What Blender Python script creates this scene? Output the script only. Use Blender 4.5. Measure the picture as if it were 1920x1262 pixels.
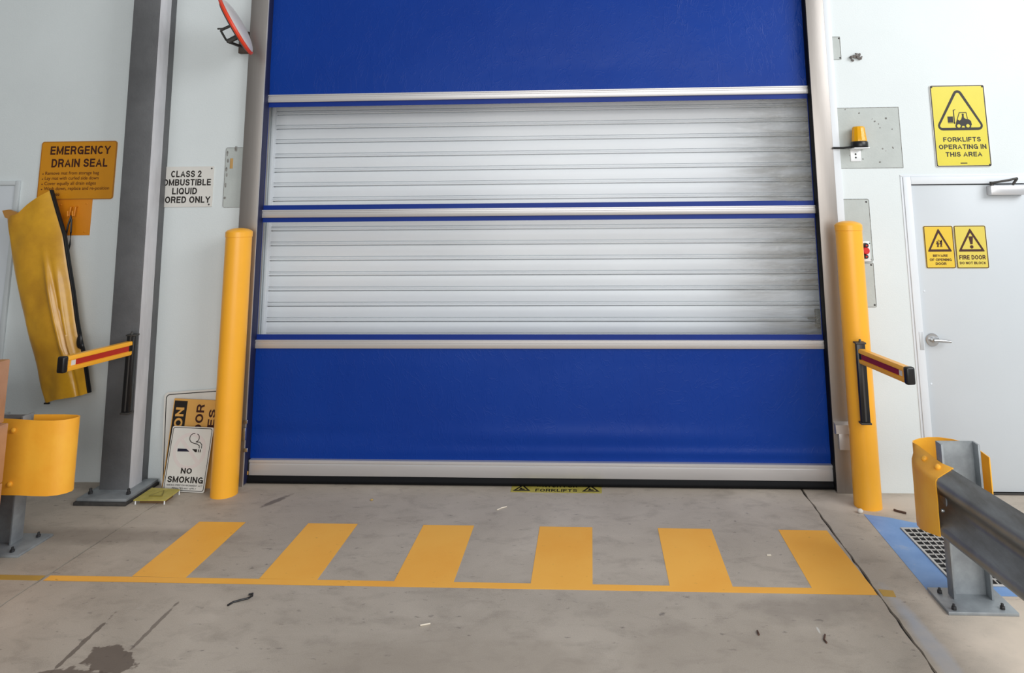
import bpy, bmesh, math, random
from mathutils import Vector, Matrix, Euler
from mathutils.bvhtree import BVHTree
random.seed(7)
SC = bpy.context.scene
COL = SC.collection
for o in list(bpy.data.objects):
    bpy.data.objects.remove(o)

# ------------------------------------------------------------------ camera
F_PX = 1300.0                      # focal length in pixels of the 1920 px wide frame
PX, PY = 1039.75, 189.14           # principal point of the (perspective corrected) photo
CAM = Vector((0.38442, -4.69700, 1.75623))
ROT = Euler((1.7200085, 0.0089097, 0.0515505), 'XYZ')
cam_d = bpy.data.cameras.new('camera')
cam = bpy.data.objects.new('camera', cam_d)
COL.objects.link(cam)
cam.location = CAM
cam.rotation_euler = ROT
cam_d.sensor_fit = 'HORIZONTAL'
cam_d.sensor_width = 36.0
cam_d.lens = F_PX / 1920.0 * 36.0
cam_d.shift_x = (960.0 - PX) / 1920.0
cam_d.shift_y = -(631.0 - PY) / 1920.0
cam_d.clip_start = 0.05
SC.camera = cam

# ------------------------------------------------------------------ world, lights, exposure
def lin(c):
    c = c / 255.0
    return c / 12.92 if c <= 0.04045 else ((c + 0.055) / 1.055) ** 2.4
def rgb(r, g, b):
    return (lin(r), lin(g), lin(b), 1.0)

world = bpy.data.worlds.new('overcast_sky')
SC.world = world
world.use_nodes = True
wn = world.node_tree
bg = wn.nodes['Background']
bg.inputs[0].default_value = (0.93, 0.97, 1.0, 1)
bg.inputs[1].default_value = 0.46

def area(name, loc, target, sx, sy, power, color=(1, 1, 1)):
    d = bpy.data.lights.new(name, 'AREA')
    d.shape = 'RECTANGLE'; d.size = sx; d.size_y = sy
    d.energy = power; d.color = color
    o = bpy.data.objects.new(name, d)
    COL.objects.link(o)
    o.location = loc
    o.rotation_euler = (Vector(target) - Vector(loc)).to_track_quat('-Z', 'Y').to_euler()
    return o
area('daylight_opening', (6.0, -4.4, 4.6), (0.8, 0.0, 1.5), 4.0, 3.0, 275, (0.975, 0.99, 1.0))
area('daylight_behind', (1.2, -9.0, 2.4), (0.2, 0.0, 0.5), 6.0, 3.2, 300, (1.0, 0.99, 0.97))

SC.view_settings.view_transform = 'Standard'
SC.view_settings.look = 'None'
SC.view_settings.gamma = 1.0
SC.view_settings.use_curve_mapping = False
SC.view_settings.exposure = 0.0

# ------------------------------------------------------------------ measuring helpers (photo pixel -> point in the place)
RM = ROT.to_matrix()
def ray(u, v):
    return RM @ Vector(((u - PX) / F_PX, -(v - PY) / F_PX, -1.0))
def atY(u, v, y):
    d = ray(u, v); return CAM + d * ((y - CAM.y) / d.y)
def atZ(u, v, z):
    d = ray(u, v); return CAM + d * ((z - CAM.z) / d.z)

# ------------------------------------------------------------------ materials
MATS = {}
def mat(name, col, rough=0.5, metal=0.0, var=0.0, vscale=4.0, col2=None, bump=0.0, bscale=40.0, stretch=(1, 1, 1),
        spec=0.5, coat=0.0, emit=0.0, alpha=1.0, transmission=0.0, thresh=(0.35, 0.7)):
    if name in MATS: return MATS[name]
    m = bpy.data.materials.new(name); m.use_nodes = True
    nt = m.node_tree; N = nt.nodes; L = nt.links
    p = N['Principled BSDF']
    p.inputs['Base Color'].default_value = col
    p.inputs['Roughness'].default_value = rough
    p.inputs['Metallic'].default_value = metal
    p.inputs['Specular IOR Level'].default_value = spec
    p.inputs['Coat Weight'].default_value = coat
    p.inputs['Transmission Weight'].default_value = transmission
    tc = N.new('ShaderNodeTexCoord'); mp = N.new('ShaderNodeMapping')
    mp.inputs['Scale'].default_value = stretch
    L.new(tc.outputs['Object'], mp.inputs['Vector'])
    if var > 0 or col2 is not None:
        nz = N.new('ShaderNodeTexNoise'); nz.inputs['Scale'].default_value = vscale
        nz.inputs['Detail'].default_value = 6; nz.inputs['Roughness'].default_value = 0.6
        L.new(mp.outputs[0], nz.inputs['Vector'])
        rp = N.new('ShaderNodeValToRGB')
        rp.color_ramp.elements[0].position = thresh[0]; rp.color_ramp.elements[1].position = thresh[1]
        c2 = col2 if col2 is not None else tuple(max(0, c * (1 - var)) for c in col[:3]) + (1,)
        rp.color_ramp.elements[0].color = c2; rp.color_ramp.elements[1].color = col
        L.new(nz.outputs['Fac'], rp.inputs['Fac']); L.new(rp.outputs['Color'], p.inputs['Base Color'])
    if bump > 0:
        nb = N.new('ShaderNodeTexNoise'); nb.inputs['Scale'].default_value = bscale; nb.inputs['Detail'].default_value = 4
        L.new(mp.outputs[0], nb.inputs['Vector'])
        b = N.new('ShaderNodeBump'); b.inputs['Strength'].default_value = bump; b.inputs['Distance'].default_value = 0.01
        L.new(nb.outputs['Fac'], b.inputs['Height']); L.new(b.outputs['Normal'], p.inputs['Normal'])
    MATS[name] = m
    return m

WALL = mat('painted_wall', rgb(220, 227, 228), 0.55, var=0.05, vscale=1.3, bump=0.08, bscale=120)
LEAF = mat('door_paint', rgb(202, 208, 213), 0.4, var=0.03, vscale=2.0, bump=0.03, bscale=60)
FRAMEP = mat('frame_paint', rgb(224, 229, 234), 0.4, var=0.03, vscale=3)
PATCH = mat('bare_patch', rgb(188, 194, 191), 0.6, col2=rgb(176, 182, 179), vscale=5, bump=0.1, bscale=80)
PEEL = mat('peeled_edge', rgb(95, 92, 88), 0.8, col2=rgb(150, 150, 146), vscale=60)
YEL = mat('bollard_yellow', rgb(255, 182, 50), 0.33, var=0.06, vscale=3, bump=0.04, bscale=150)
BULL = mat('terminal_yellow', rgb(255, 192, 66), 0.38, col2=rgb(248, 174, 52), vscale=5, bump=0.05, bscale=60)
STEEL = mat('stainless', rgb(166, 160, 155), 0.42, 0.8, var=0.1, vscale=3, stretch=(8, 8, 0.6), bump=0.03, bscale=40)
ALU = mat('aluminium', rgb(206, 204, 204), 0.38, 0.55, var=0.06, vscale=3, stretch=(0.4, 6, 6))
COLM = mat('column_steel', rgb(114, 115, 117), 0.55, 0.25, col2=rgb(94, 95, 97), vscale=2.5, bump=0.12, bscale=70)
COLM_LIT = mat('column_steel_lit', rgb(214, 214, 218), 0.5, 0.0, col2=rgb(186, 186, 190), vscale=3, stretch=(3, 3, 0.6), bump=0.08, bscale=60)  # paler copy of the column steel, light from the right put into its colour
GALV = mat('galvanised', rgb(168, 174, 178), 0.5, 0.45, col2=rgb(140, 145, 149), vscale=9, bump=0.05, bscale=60)
BEAM = mat('galvanised_beam', rgb(150, 154, 154), 0.42, 0.55, col2=rgb(120, 120, 116), vscale=4, stretch=(4, 1, 1), bump=0.05, bscale=40)
BLACK = mat('black_plastic', rgb(22, 22, 24), 0.35)
RUBBER = mat('black_rubber', rgb(15, 16, 19), 0.6, var=0.2, vscale=12, spec=0.15)
INK = mat('sign_ink', rgb(28, 22, 18), 0.5)
INKB = mat('sign_brown_ink', rgb(62, 22, 8), 0.5)
INKS = mat('sign_small_ink', rgb(96, 46, 12), 0.5)
SYEL = mat('sign_yellow', rgb(222, 207, 62), 0.4, var=0.04, vscale=8)
SYEL2 = mat('sign_warm_yellow', rgb(232, 196, 60), 0.4, var=0.05, vscale=10)
SYEL3 = mat('sign_pale_yellow', rgb(224, 204, 90), 0.4, var=0.05, vscale=10)
SORG = mat('sign_ochre', rgb(212, 142, 20), 0.45, var=0.08, vscale=6)
SORG2 = mat('sign_orange', rgb(222, 138, 20), 0.45, var=0.06, vscale=6)
SWHT = mat('sign_white', rgb(222, 220, 214), 0.45, var=0.05, vscale=12)
SPINK = mat('faded_red', rgb(222, 212, 208), 0.5, var=0.03, vscale=20)
SBOARD = mat('board_orange', rgb(222, 168, 88), 0.5, var=0.08, vscale=10)
DULLY = mat('dull_yellow', rgb(192, 178, 92), 0.5, col2=rgb(164, 152, 66), vscale=14)
VINYL = mat('yellow_vinyl', rgb(224, 168, 40), 0.30, col2=rgb(192, 138, 34), vscale=4, bump=0.25, bscale=9, coat=0.2)
BLUE = None
RED = mat('stripe_red', rgb(178, 40, 28), 0.4)
MAROON = mat('stripe_dark_red', rgb(140, 24, 40), 0.4)
ORED = mat('mirror_rim_red', rgb(226, 66, 34), 0.4)
CARD = mat('cardboard', rgb(200, 148, 112), 0.4, col2=rgb(178, 128, 96), vscale=5, coat=0.35, bump=0.2, bscale=14)
TAPE = mat('packing_tape', rgb(176, 140, 112), 0.25)
WOOD = mat('pallet_wood', rgb(150, 128, 104), 0.8, col2=rgb(110, 92, 74), vscale=6, stretch=(1, 8, 8))
GROUT = mat('grout', rgb(70, 68, 66), 0.9, col2=rgb(50, 48, 47), vscale=20)
CHROME = mat('satin_chrome', rgb(196, 198, 200), 0.25, 0.9)
DGREY = mat('dark_grey_metal', rgb(70, 68, 66), 0.5, 0.4)
MIRB = mat('mirror_back', rgb(214, 208, 202), 0.3, var=0.05, vscale=6)
BOLTM = mat('dark_bolt', rgb(58, 58, 60), 0.5, 0.5)
SHUT = mat('shutter_slats', rgb(240, 243, 245), 0.42, col2=rgb(230, 233, 236), vscale=1.2, stretch=(0.5, 2, 2), bump=0.015, bscale=5)
WHITEP = mat('white_paint', rgb(240, 243, 246), 0.5, var=0.03, vscale=5)
DARK = mat('joint_filler', rgb(44, 40, 38), 0.9, col2=rgb(70, 64, 60), vscale=30)
GREYNEST = mat('grey_fluff', rgb(140, 134, 130), 0.9, col2=rgb(88, 84, 82), vscale=40, bump=0.4, bscale=60)
TAN = mat('tan_label', rgb(190, 150, 90), 0.6)
CHIP = mat('pale_chip', rgb(225, 215, 198), 0.7)
TWIG = mat('brown_twig', rgb(92, 66, 54), 0.8, var=0.3, vscale=40)
STONE = mat('white_stone', rgb(226, 220, 210), 0.8, var=0.1, vscale=40)
AMBER_RED = mat('button_red', rgb(205, 34, 34), 0.35)
GLOSSW = mat('button_plate', rgb(226, 228, 228), 0.4)
PIT = mat('drain_pit', rgb(20, 20, 24), 0.9)
GRATEM = mat('grate_steel', rgb(206, 204, 200), 0.5, 0.2, var=0.12, vscale=20)

def nodes(name):
    m = bpy.data.materials.new(name); m.use_nodes = True
    MATS[name] = m
    nt = m.node_tree
    return m, nt, nt.nodes, nt.links, nt.nodes['Principled BSDF']
def noise(N, L, vec, scale, detail=5, rough=0.6, dist=0.0):
    n = N.new('ShaderNodeTexNoise'); n.inputs['Scale'].default_value = scale
    n.inputs['Detail'].default_value = detail; n.inputs['Roughness'].default_value = rough
    n.inputs['Distortion'].default_value = dist
    L.new(vec, n.inputs['Vector']); return n.outputs['Fac']
def ramp(N, L, fac, stops):
    r = N.new('ShaderNodeValToRGB'); e = r.color_ramp.elements
    while len(e) < len(stops): e.new(0.5)
    for i, (pos, c) in enumerate(stops):
        e[i].position = pos; e[i].color = c if len(c) == 4 else (*c, 1)
    L.new(fac, r.inputs['Fac']); return r.outputs['Color']
def mixc(N, L, fac, a, b, mode='MIX'):
    m = N.new('ShaderNodeMix'); m.data_type = 'RGBA'; m.blend_type = mode
    for sock, val in ((m.inputs[0], fac), (m.inputs[6], a), (m.inputs[7], b)):
        if isinstance(val, bpy.types.NodeSocket): L.new(val, sock)
        else: sock.default_value = val
    return m.outputs[2]
def math_(N, L, op, a, b=0.0, clamp=False):
    m = N.new('ShaderNodeMath'); m.operation = op; m.use_clamp = clamp
    for i, val in enumerate((a, b)):
        if isinstance(val, bpy.types.NodeSocket): L.new(val, m.inputs[i])
        else: m.inputs[i].default_value = val
    return m.outputs[0]
def coords(N, L, scale=(1, 1, 1)):
    tc = N.new('ShaderNodeTexCoord'); mp = N.new('ShaderNodeMapping'); mp.inputs['Scale'].default_value = scale
    L.new(tc.outputs['Object'], mp.inputs['Vector']); return mp.outputs[0]
W1 = (1, 1, 1, 1); K1 = (0, 0, 0, 1)

# concrete floor with patches, specks and the wet stain near the front left
def make_concrete():
    m, nt, N, L, p = nodes('concrete')
    v = coords(N, L)
    a = noise(N, L, v, 1.1, 5, 0.6, 0.6)
    c = ramp(N, L, a, [(0.3, rgb(170, 158, 143)), (0.55, rgb(188, 176, 161)), (0.75, rgb(204, 192, 177))])
    b = noise(N, L, coords(N, L, (1, 1.6, 1)), 6.5, 6, 0.65, 0.4)
    c = mixc(N, L, ramp(N, L, b, [(0.32, (0.34,) * 3), (0.50, (0, 0, 0))]), c, rgb(128, 116, 104))
    b2 = noise(N, L, coords(N, L, (1, 2.2, 1)), 17, 4, 0.6, 0.2)
    c = mixc(N, L, ramp(N, L, b2, [(0.27, (0.75,) * 3), (0.36, (0, 0, 0))]), c, rgb(96, 88, 82))
    b3 = noise(N, L, v, 30, 3, 0.5)
    c = mixc(N, L, ramp(N, L, b3, [(0.68, (0, 0, 0)), (0.8, (0.45,) * 3)]), c, rgb(190, 183, 174))
    f = noise(N, L, v, 220, 2, 0.5)
    c = mixc(N, L, 0.10, c, ramp(N, L, f, [(0.3, (0.1,) * 3), (0.7, (0.7,) * 3)]))
    # stains with a shape of their own: ellipses broken up by noise
    tc = N.new('ShaderNodeTexCoord')
    def stain(cx, cy, rx, ry, col, amt, rag=0.9, soft=0.12, sc=7, rot=0):
        nonlocal c
        mp = N.new('ShaderNodeMapping'); mp.vector_type = 'TEXTURE'
        mp.inputs['Location'].default_value = (cx, cy, 0); mp.inputs['Scale'].default_value = (rx, ry, 1)
        mp.inputs['Rotation'].default_value = (0, 0, rot)
        L.new(tc.outputs['Object'], mp.inputs['Vector'])
        ln = N.new('ShaderNodeVectorMath'); ln.operation = 'LENGTH'; L.new(mp.outputs[0], ln.inputs[0])
        nz = noise(N, L, tc.outputs['Object'], sc, 4, 0.6)
        d = math_(N, L, 'ADD', ln.outputs['Value'], math_(N, L, 'MULTIPLY', math_(N, L, 'SUBTRACT', nz, 0.5), rag * 2))
        c = mixc(N, L, ramp(N, L, d, [(max(0.0, 0.75 - soft), (amt,) * 3), (min(1, 0.75 + soft), (0, 0, 0))]), c, col)
    stain(-1.53, -1.76, 0.16, 0.10, rgb(98, 86, 77), 0.85, 0.7, 0.03, 9, -0.5)
    stain(-1.60, -1.90, 0.26, 0.10, rgb(98, 86, 77), 0.8, 0.7, 0.04, 9)
    stain(-1.72, -1.70, 0.014, 0.28, rgb(98, 88, 80), 0.8, 0.9, 0.08, 16, 0.05)
    stain(-1.50, -1.55, 0.012, 0.25, rgb(104, 94, 86), 0.7, 1.0, 0.1, 18, 0.02)
    stain(0.9, -1.75, 0.7, 0.35, rgb(152, 141, 128), 0.35, 0.8, 0.3, 3)
    stain(-0.2, -1.8, 0.9, 0.3, rgb(158, 146, 132), 0.5, 0.8, 0.3, 3)
    stain(-2.4, -0.75, 0.9, 0.12, rgb(128, 118, 107), 0.55, 0.6, 0.3, 3)
    stain(1.3, -1.32, 0.30, 0.14, rgb(136, 126, 116), 0.5, 0.6, 0.3, 5)
    stain(1.72, -1.55, 0.05, 0.45, rgb(180, 186, 196), 0.75, 0.5, 0.25, 6, 0.02)
    stain(-1.55, -0.28, 0.03, 0.13, rgb(104, 96, 90), 0.8, 0.8, 0.15, 14, -0.5)
    stain(2.45, -1.65, 0.9, 0.62, rgb(226, 210, 192), 0.9, 0.5, 0.3, 3)
    stain(2.15, -0.22, 0.6, 0.16, rgb(210, 198, 184), 0.8, 0.5, 0.3, 4)
    stain(1.3, -1.47, 0.006, 0.03, rgb(214, 212, 206), 0.8, 0.3, 0.2, 20)
    L.new(c, p.inputs['Base Color'])
    p.inputs['Roughness'].default_value = 0.62
    p.inputs['Specular IOR Level'].default_value = 0.35
    bp = N.new('ShaderNodeBump'); bp.inputs['Strength'].default_value = 0.12; bp.inputs['Distance'].default_value = 0.004
    L.new(noise(N, L, v, 60, 5, 0.6), bp.inputs['Height']); L.new(bp.outputs[0], p.inputs['Normal'])
    return m
CONC = make_concrete()

def make_paint(name, base, worn, spot, rough=0.5):
    m, nt, N, L, p = nodes(name)
    v = coords(N, L)
    a = noise(N, L, v, 2.0, 5, 0.6)
    c = ramp(N, L, a, [(0.3, worn), (0.6, base)])
    b = noise(N, L, coords(N, L, (1, 2, 1)), 22, 4, 0.6)
    c = mixc(N, L, ramp(N, L, b, [(0.25, (0.8,) * 3), (0.33, (0, 0, 0))]), c, spot)
    L.new(c, p.inputs['Base Color']); p.inputs['Roughness'].default_value = rough
    bp = N.new('ShaderNodeBump'); bp.inputs['Strength'].default_value = 0.1; bp.inputs['Distance'].default_value = 0.003
    L.new(noise(N, L, v, 70, 4, 0.6), bp.inputs['Height']); L.new(bp.outputs[0], p.inputs['Normal'])
    return m
PAINTY = make_paint('yellow_floor_paint', rgb(255, 188, 76), rgb(250, 176, 62), rgb(168, 122, 58))
PAINTY2 = make_paint('worn_yellow_paint', rgb(200, 158, 66), rgb(176, 142, 70), rgb(140, 110, 60))
def make_blue_paint():
    m, nt, N, L, p = nodes('blue_floor_paint')
    a = noise(N, L, coords(N, L), 5, 6, 0.65)
    c = ramp(N, L, a, [(0.3, rgb(100, 142, 200)), (0.62, rgb(122, 162, 214)), (0.75, rgb(168, 182, 204))])
    L.new(c, p.inputs['Base Color']); p.inputs['Roughness'].default_value = 0.5
    return m
PAINTB = make_blue_paint()

def make_blue():
    m, nt, N, L, p = nodes('blue_pvc')
    v = coords(N, L)
    a = noise(N, L, v, 0.9, 4, 0.5)
    c = ramp(N, L, a, [(0.3, rgb(9, 51, 137)), (0.7, rgb(13, 58, 146))])
    L.new(c, p.inputs['Base Color'])
    p.inputs['Roughness'].default_value = 0.36
    p.inputs['Specular IOR Level'].default_value = 0.17
    w1 = noise(N, L, coords(N, L, (1, 1, 1)), 2.2, 3, 0.5, 0.5)
    w2 = noise(N, L, coords(N, L, (1.6, 1, 0.8)), 7, 3, 0.55, 1.5)
    rd = N.new('ShaderNodeMath'); rd.operation = 'ABSOLUTE'
    L.new(math_(N, L, 'SUBTRACT', w2, 0.5), rd.inputs[0])
    crease = math_(N, L, 'MULTIPLY', ramp(N, L, rd.outputs[0], [(0.0, (1,) * 3), (0.03, (0,) * 3)]), 0.06)
    tc = N.new('ShaderNodeTexCoord'); sx = N.new('ShaderNodeSeparateXYZ'); L.new(tc.outputs['Object'], sx.inputs[0])
    mk = math_(N, L, 'MULTIPLY', ramp(N, L, math_(N, L, 'MULTIPLY', sx.outputs['X'], 0.53, True), [(0.15, (0,) * 3), (0.95, (1,) * 3)]),
               ramp(N, L, math_(N, L, 'SUBTRACT', sx.outputs['Z'], 2.0, True), [(0.5, (0,) * 3), (0.6, (1,) * 3)]))
    w3 = noise(N, L, coords(N, L, (2.6, 1, 0.9)), 3.2, 3, 0.5, 1.8)
    r3 = math_(N, L, 'ABSOLUTE', math_(N, L, 'SUBTRACT', w3, 0.5))
    cr3 = math_(N, L, 'MULTIPLY', math_(N, L, 'MULTIPLY', ramp(N, L, r3, [(0.0, (1,) * 3), (0.05, (0,) * 3)]), math_(N, L, 'MULTIPLY', mk, ramp(N, L, noise(N, L, coords(N, L), 4.5, 2, 0.5), [(0.52, (0,) * 3), (0.66, (1,) * 3)]))), 0.35)
    h = math_(N, L, 'ADD', math_(N, L, 'ADD', w1, crease), cr3)
    bp = N.new('ShaderNodeBump'); bp.inputs['Strength'].default_value = 0.35; bp.inputs['Distance'].default_value = 0.02
    L.new(h, bp.inputs['Height']); L.new(bp.outputs[0], p.inputs['Normal'])
    return m
BLUE = make_blue()
BLUED = mat('blue_border', rgb(12, 47, 132), 0.45, var=0.1, vscale=5, spec=0.25)

def make_clear():
    m, nt, N, L, p = nodes('clear_pvc')
    N.remove(p)
    out = N['Material Output']
    tr = N.new('ShaderNodeBsdfTransparent'); tr.inputs[0].default_value = (0.96, 0.97, 0.98, 1)
    gl = N.new('ShaderNodeBsdfGlossy'); gl.inputs['Roughness'].default_value = 0.2
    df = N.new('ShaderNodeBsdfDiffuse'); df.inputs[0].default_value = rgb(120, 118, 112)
    fr = N.new('ShaderNodeFresnel'); fr.inputs['IOR'].default_value = 1.4
    tc = N.new('ShaderNodeTexCoord')
    sx = N.new('ShaderNodeSeparateXYZ'); L.new(tc.outputs['Object'], sx.inputs[0])
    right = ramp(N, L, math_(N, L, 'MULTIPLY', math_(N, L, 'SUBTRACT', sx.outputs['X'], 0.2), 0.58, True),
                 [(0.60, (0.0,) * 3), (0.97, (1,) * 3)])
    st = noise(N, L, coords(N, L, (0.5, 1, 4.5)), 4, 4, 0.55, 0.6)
    refl_streaks = math_(N, L, 'MULTIPLY', ramp(N, L, st, [(0.42, (0,) * 3), (0.7, (1,) * 3)]), right)  # wrinkle reflections painted as grey diffuse streaks, stronger towards the right
    refl_streaks = math_(N, L, 'MULTIPLY', refl_streaks, 0.9)
    w = noise(N, L, coords(N, L, (0.7, 1, 2.2)), 9, 4, 0.6, 1.4)
    bp = N.new('ShaderNodeBump'); bp.inputs['Distance'].default_value = 0.02
    L.new(math_(N, L, 'ADD', math_(N, L, 'MULTIPLY', right, 0.5), 0.0), bp.inputs['Strength'])
    L.new(w, bp.inputs['Height']); L.new(bp.outputs[0], gl.inputs['Normal']); L.new(bp.outputs[0], fr.inputs['Normal'])
    m1 = N.new('ShaderNodeMixShader'); L.new(refl_streaks, m1.inputs[0]); L.new(tr.outputs[0], m1.inputs[1]); L.new(df.outputs[0], m1.inputs[2])
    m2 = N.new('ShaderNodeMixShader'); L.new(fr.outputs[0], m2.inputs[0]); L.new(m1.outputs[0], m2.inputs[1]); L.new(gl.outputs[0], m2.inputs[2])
    L.new(m2.outputs[0], out.inputs['Surface'])
    return m
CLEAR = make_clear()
def make_amber():
    m, nt, N, L, p = nodes('amber_lens')
    p.inputs['Base Color'].default_value = rgb(255, 186, 10)
    p.inputs['Roughness'].default_value = 0.12
    p.inputs['Transmission Weight'].default_value = 0.25
    p.inputs['IOR'].default_value = 1.45
    return m
AMBER = make_amber()

# ------------------------------------------------------------------ mesh helpers
class MB:
    def __init__(self): self.bm = bmesh.new()
    def box(self, x0, x1, y0, y1, z0, z1, bev=0.0, seg=2, M=None):
        t = bmesh.new()
        bmesh.ops.create_cube(t, size=1)
        bmesh.ops.scale(t, vec=(x1 - x0, y1 - y0, z1 - z0), verts=t.verts)
        bmesh.ops.translate(t, vec=((x0 + x1) / 2, (y0 + y1) / 2, (z0 + z1) / 2), verts=t.verts)
        if bev > 0:
            bmesh.ops.bevel(t, geom=list(t.edges), offset=bev, segments=seg, affect='EDGES', profile=0.5)
        self._join(t, M); return self
    def _join(self, t, M=None):
        if M is not None: bmesh.ops.transform(t, matrix=M, verts=t.verts)
        me = bpy.data.meshes.new('tmp'); t.to_mesh(me); t.free(); self.bm.from_mesh(me); bpy.data.meshes.remove(me)
    def lathe(self, prof, n=48, M=None, cap=True):
        """prof: list of (r, z) from bottom to top, around local Z."""
        t = bmesh.new(); rings = []
        for r, z in prof:
            rings.append([t.verts.new((r * math.cos(2 * math.pi * i / n), r * math.sin(2 * math.pi * i / n), z)) for i in range(n)])
        for a, b in zip(rings, rings[1:]):
            for i in range(n):
                t.faces.new((a[i], a[(i + 1) % n], b[(i + 1) % n], b[i]))
        if cap:
            t.faces.new(list(reversed(rings[0]))); t.faces.new(rings[-1])
        self._join(t, M); return self
    def cyl(self, p0, p1, r, n=20, r1=None):
        p0 = Vector(p0); p1 = Vector(p1); d = p1 - p0
        M = Matrix.Translation(p0) @ d.to_track_quat('Z', 'Y').to_matrix().to_4x4()
        e = min(r * 0.15, d.length * 0.2)
        r1 = r if r1 is None else r1
        return self.lathe([(r - e, 0), (r, e), (r1, d.length - e), (r1 - e, d.length)], n, M)
    def tube(self, pts, r, n=10):
        pts = [Vector(p) for p in pts]; t = bmesh.new(); rings = []
        for i, p in enumerate(pts):
            d = (pts[min(i + 1, len(pts) - 1)] - pts[max(i - 1, 0)]).normalized()
            q = d.to_track_quat('Z', 'Y')
            rr = r[i] if isinstance(r, (list, tuple)) else r
            rings.append([t.verts.new(p + q @ Vector((rr * math.cos(2 * math.pi * k / n), rr * math.sin(2 * math.pi * k / n), 0))) for k in range(n)])
        for a, b in zip(rings, rings[1:]):
            for k in range(n): t.faces.new((a[k], a[(k + 1) % n], b[(k + 1) % n], b[k]))
        t.faces.new(list(reversed(rings[0]))); t.faces.new(rings[-1])
        self._join(t); return self
    def prism(self, poly, vec, M=None, bev=0.0):
        """extrude a closed polygon of 3-D points by vec"""
        t = bmesh.new(); vec = Vector(vec)
        a = [t.verts.new(Vector(p)) for p in poly]; b = [t.verts.new(Vector(p) + vec) for p in poly]
        n = len(poly)
        t.faces.new(a); t.faces.new(list(reversed(b)))
        for i in range(n): t.faces.new((a[i], b[i], b[(i + 1) % n], a[(i + 1) % n]))
        bmesh.ops.recalc_face_normals(t, faces=t.faces)
        if bev > 0: bmesh.ops.bevel(t, geom=list(t.edges), offset=bev, segments=2, affect='EDGES', profile=0.5)
        self._join(t, M); return self
    def loft(self, rows, thick=0.0, closed=False):
        """rows of points -> sheet, optional solidify along averaged normals"""
        t = bmesh.new()
        vs = [[t.verts.new(Vector(p)) for p in r] for r in rows]
        for a, b in zip(vs, vs[1:]):
            for i in range(len(a) - 1): t.faces.new((a[i], a[i + 1], b[i + 1], b[i]))
        bmesh.ops.recalc_face_normals(t, faces=t.faces)
        if thick:
            bmesh.ops.solidify(t, geom=list(t.faces), thickness=thick)
            bmesh.ops.recalc_face_normals(t, faces=t.faces)
        self._join(t); return self
    def sphere(self, c, r, M=None, seg=24):
        t = bmesh.new(); bmesh.ops.create_uvsphere(t, u_segments=seg, v_segments=seg // 2, radius=1)
        rr = r if isinstance(r, (tuple, list)) else (r, r, r)
        bmesh.ops.scale(t, vec=rr, verts=t.verts)
        if M is not None: bmesh.ops.transform(t, matrix=M, verts=t.verts)
        bmesh.ops.translate(t, vec=c, verts=t.verts); self._join(t); return self
    def build(self, name, material, parent=None, local=False, smooth=35):
        bm = self.bm
        if parent is not None and not local:
            bmesh.ops.translate(bm, vec=-origin(parent), verts=bm.verts)
        a = math.radians(smooth)
        for f in bm.faces: f.smooth = True
        for e in bm.edges:
            if len(e.link_faces) == 2:
                try: e.smooth = e.calc_face_angle() < a
                except ValueError: e.smooth = False
            else: e.smooth = False
        me = bpy.data.meshes.new(name); bm.to_mesh(me); bm.free()
        me.materials.append(material)
        o = bpy.data.objects.new(name, me); COL.objects.link(o)
        if parent is not None: o.parent = parent
        return o
def origin(o):
    v = Vector((0, 0, 0))
    while o is not None:
        v = v + o.location; o = o.parent
    return v
def tag(o, label=None, cat=None, group=None, kind=None):
    if label: o['label'] = label
    if cat: o['category'] = cat
    if group: o['group'] = group
    if kind: o['kind'] = kind
    return o
def thing(name, label, cat, loc, rot=(0, 0, 0), group=None, kind=None):
    o = bpy.data.objects.new(name, None); COL.objects.link(o)
    o.empty_display_size = 0.1
    o.location = loc; o.rotation_euler = rot
    return tag(o, label, cat, group, kind)

# flat printed shapes: loops given in sign coordinates (x right, z up), holes by even-odd
def curve_mesh(cu, name, material, parent, M):
    ob = bpy.data.objects.new('tmp', cu); COL.objects.link(ob)
    dg = bpy.context.evaluated_depsgraph_get(); dg.update()
    me = bpy.data.meshes.new_from_object(ob.evaluated_get(dg))
    bpy.data.objects.remove(ob); bpy.data.curves.remove(cu)
    me.name = name; me.transform(M)
    me.materials.clear(); me.materials.append(material)
    o = bpy.data.objects.new(name, me); COL.objects.link(o); o.parent = parent
    return o
XZ = Matrix.Rotation(math.pi / 2, 4, 'X')          # curve XY plane -> sign XZ plane, facing -Y
def flat(name, loops, material, parent, y, ext=0.0004, at=(0, 0)):
    cu = bpy.data.curves.new(name, 'CURVE'); cu.dimensions = '2D'; cu.fill_mode = 'BOTH'; cu.extrude = ext
    for lp in loops:
        s = cu.splines.new('POLY'); s.points.add(len(lp) - 1)
        for i, (x, z) in enumerate(lp): s.points[i].co = (x + at[0], z + at[1], 0, 1)
        s.use_cyclic_u = True
    return curve_mesh(cu, name, material, parent, Matrix.Translation((0, y, 0)) @ XZ)
def flat_floor(name, loops, material, parent, z, ext=0.0005):
    cu = bpy.data.curves.new(name, 'CURVE'); cu.dimensions = '2D'; cu.fill_mode = 'BOTH'; cu.extrude = ext
    for lp in loops:
        s = cu.splines.new('POLY'); s.points.add(len(lp) - 1)
        for i, (x, y) in enumerate(lp): s.points[i].co = (x, y, 0, 1)
        s.use_cyclic_u = True
    return curve_mesh(cu, name, material, parent, Matrix.Translation((0, 0, z)))
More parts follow.
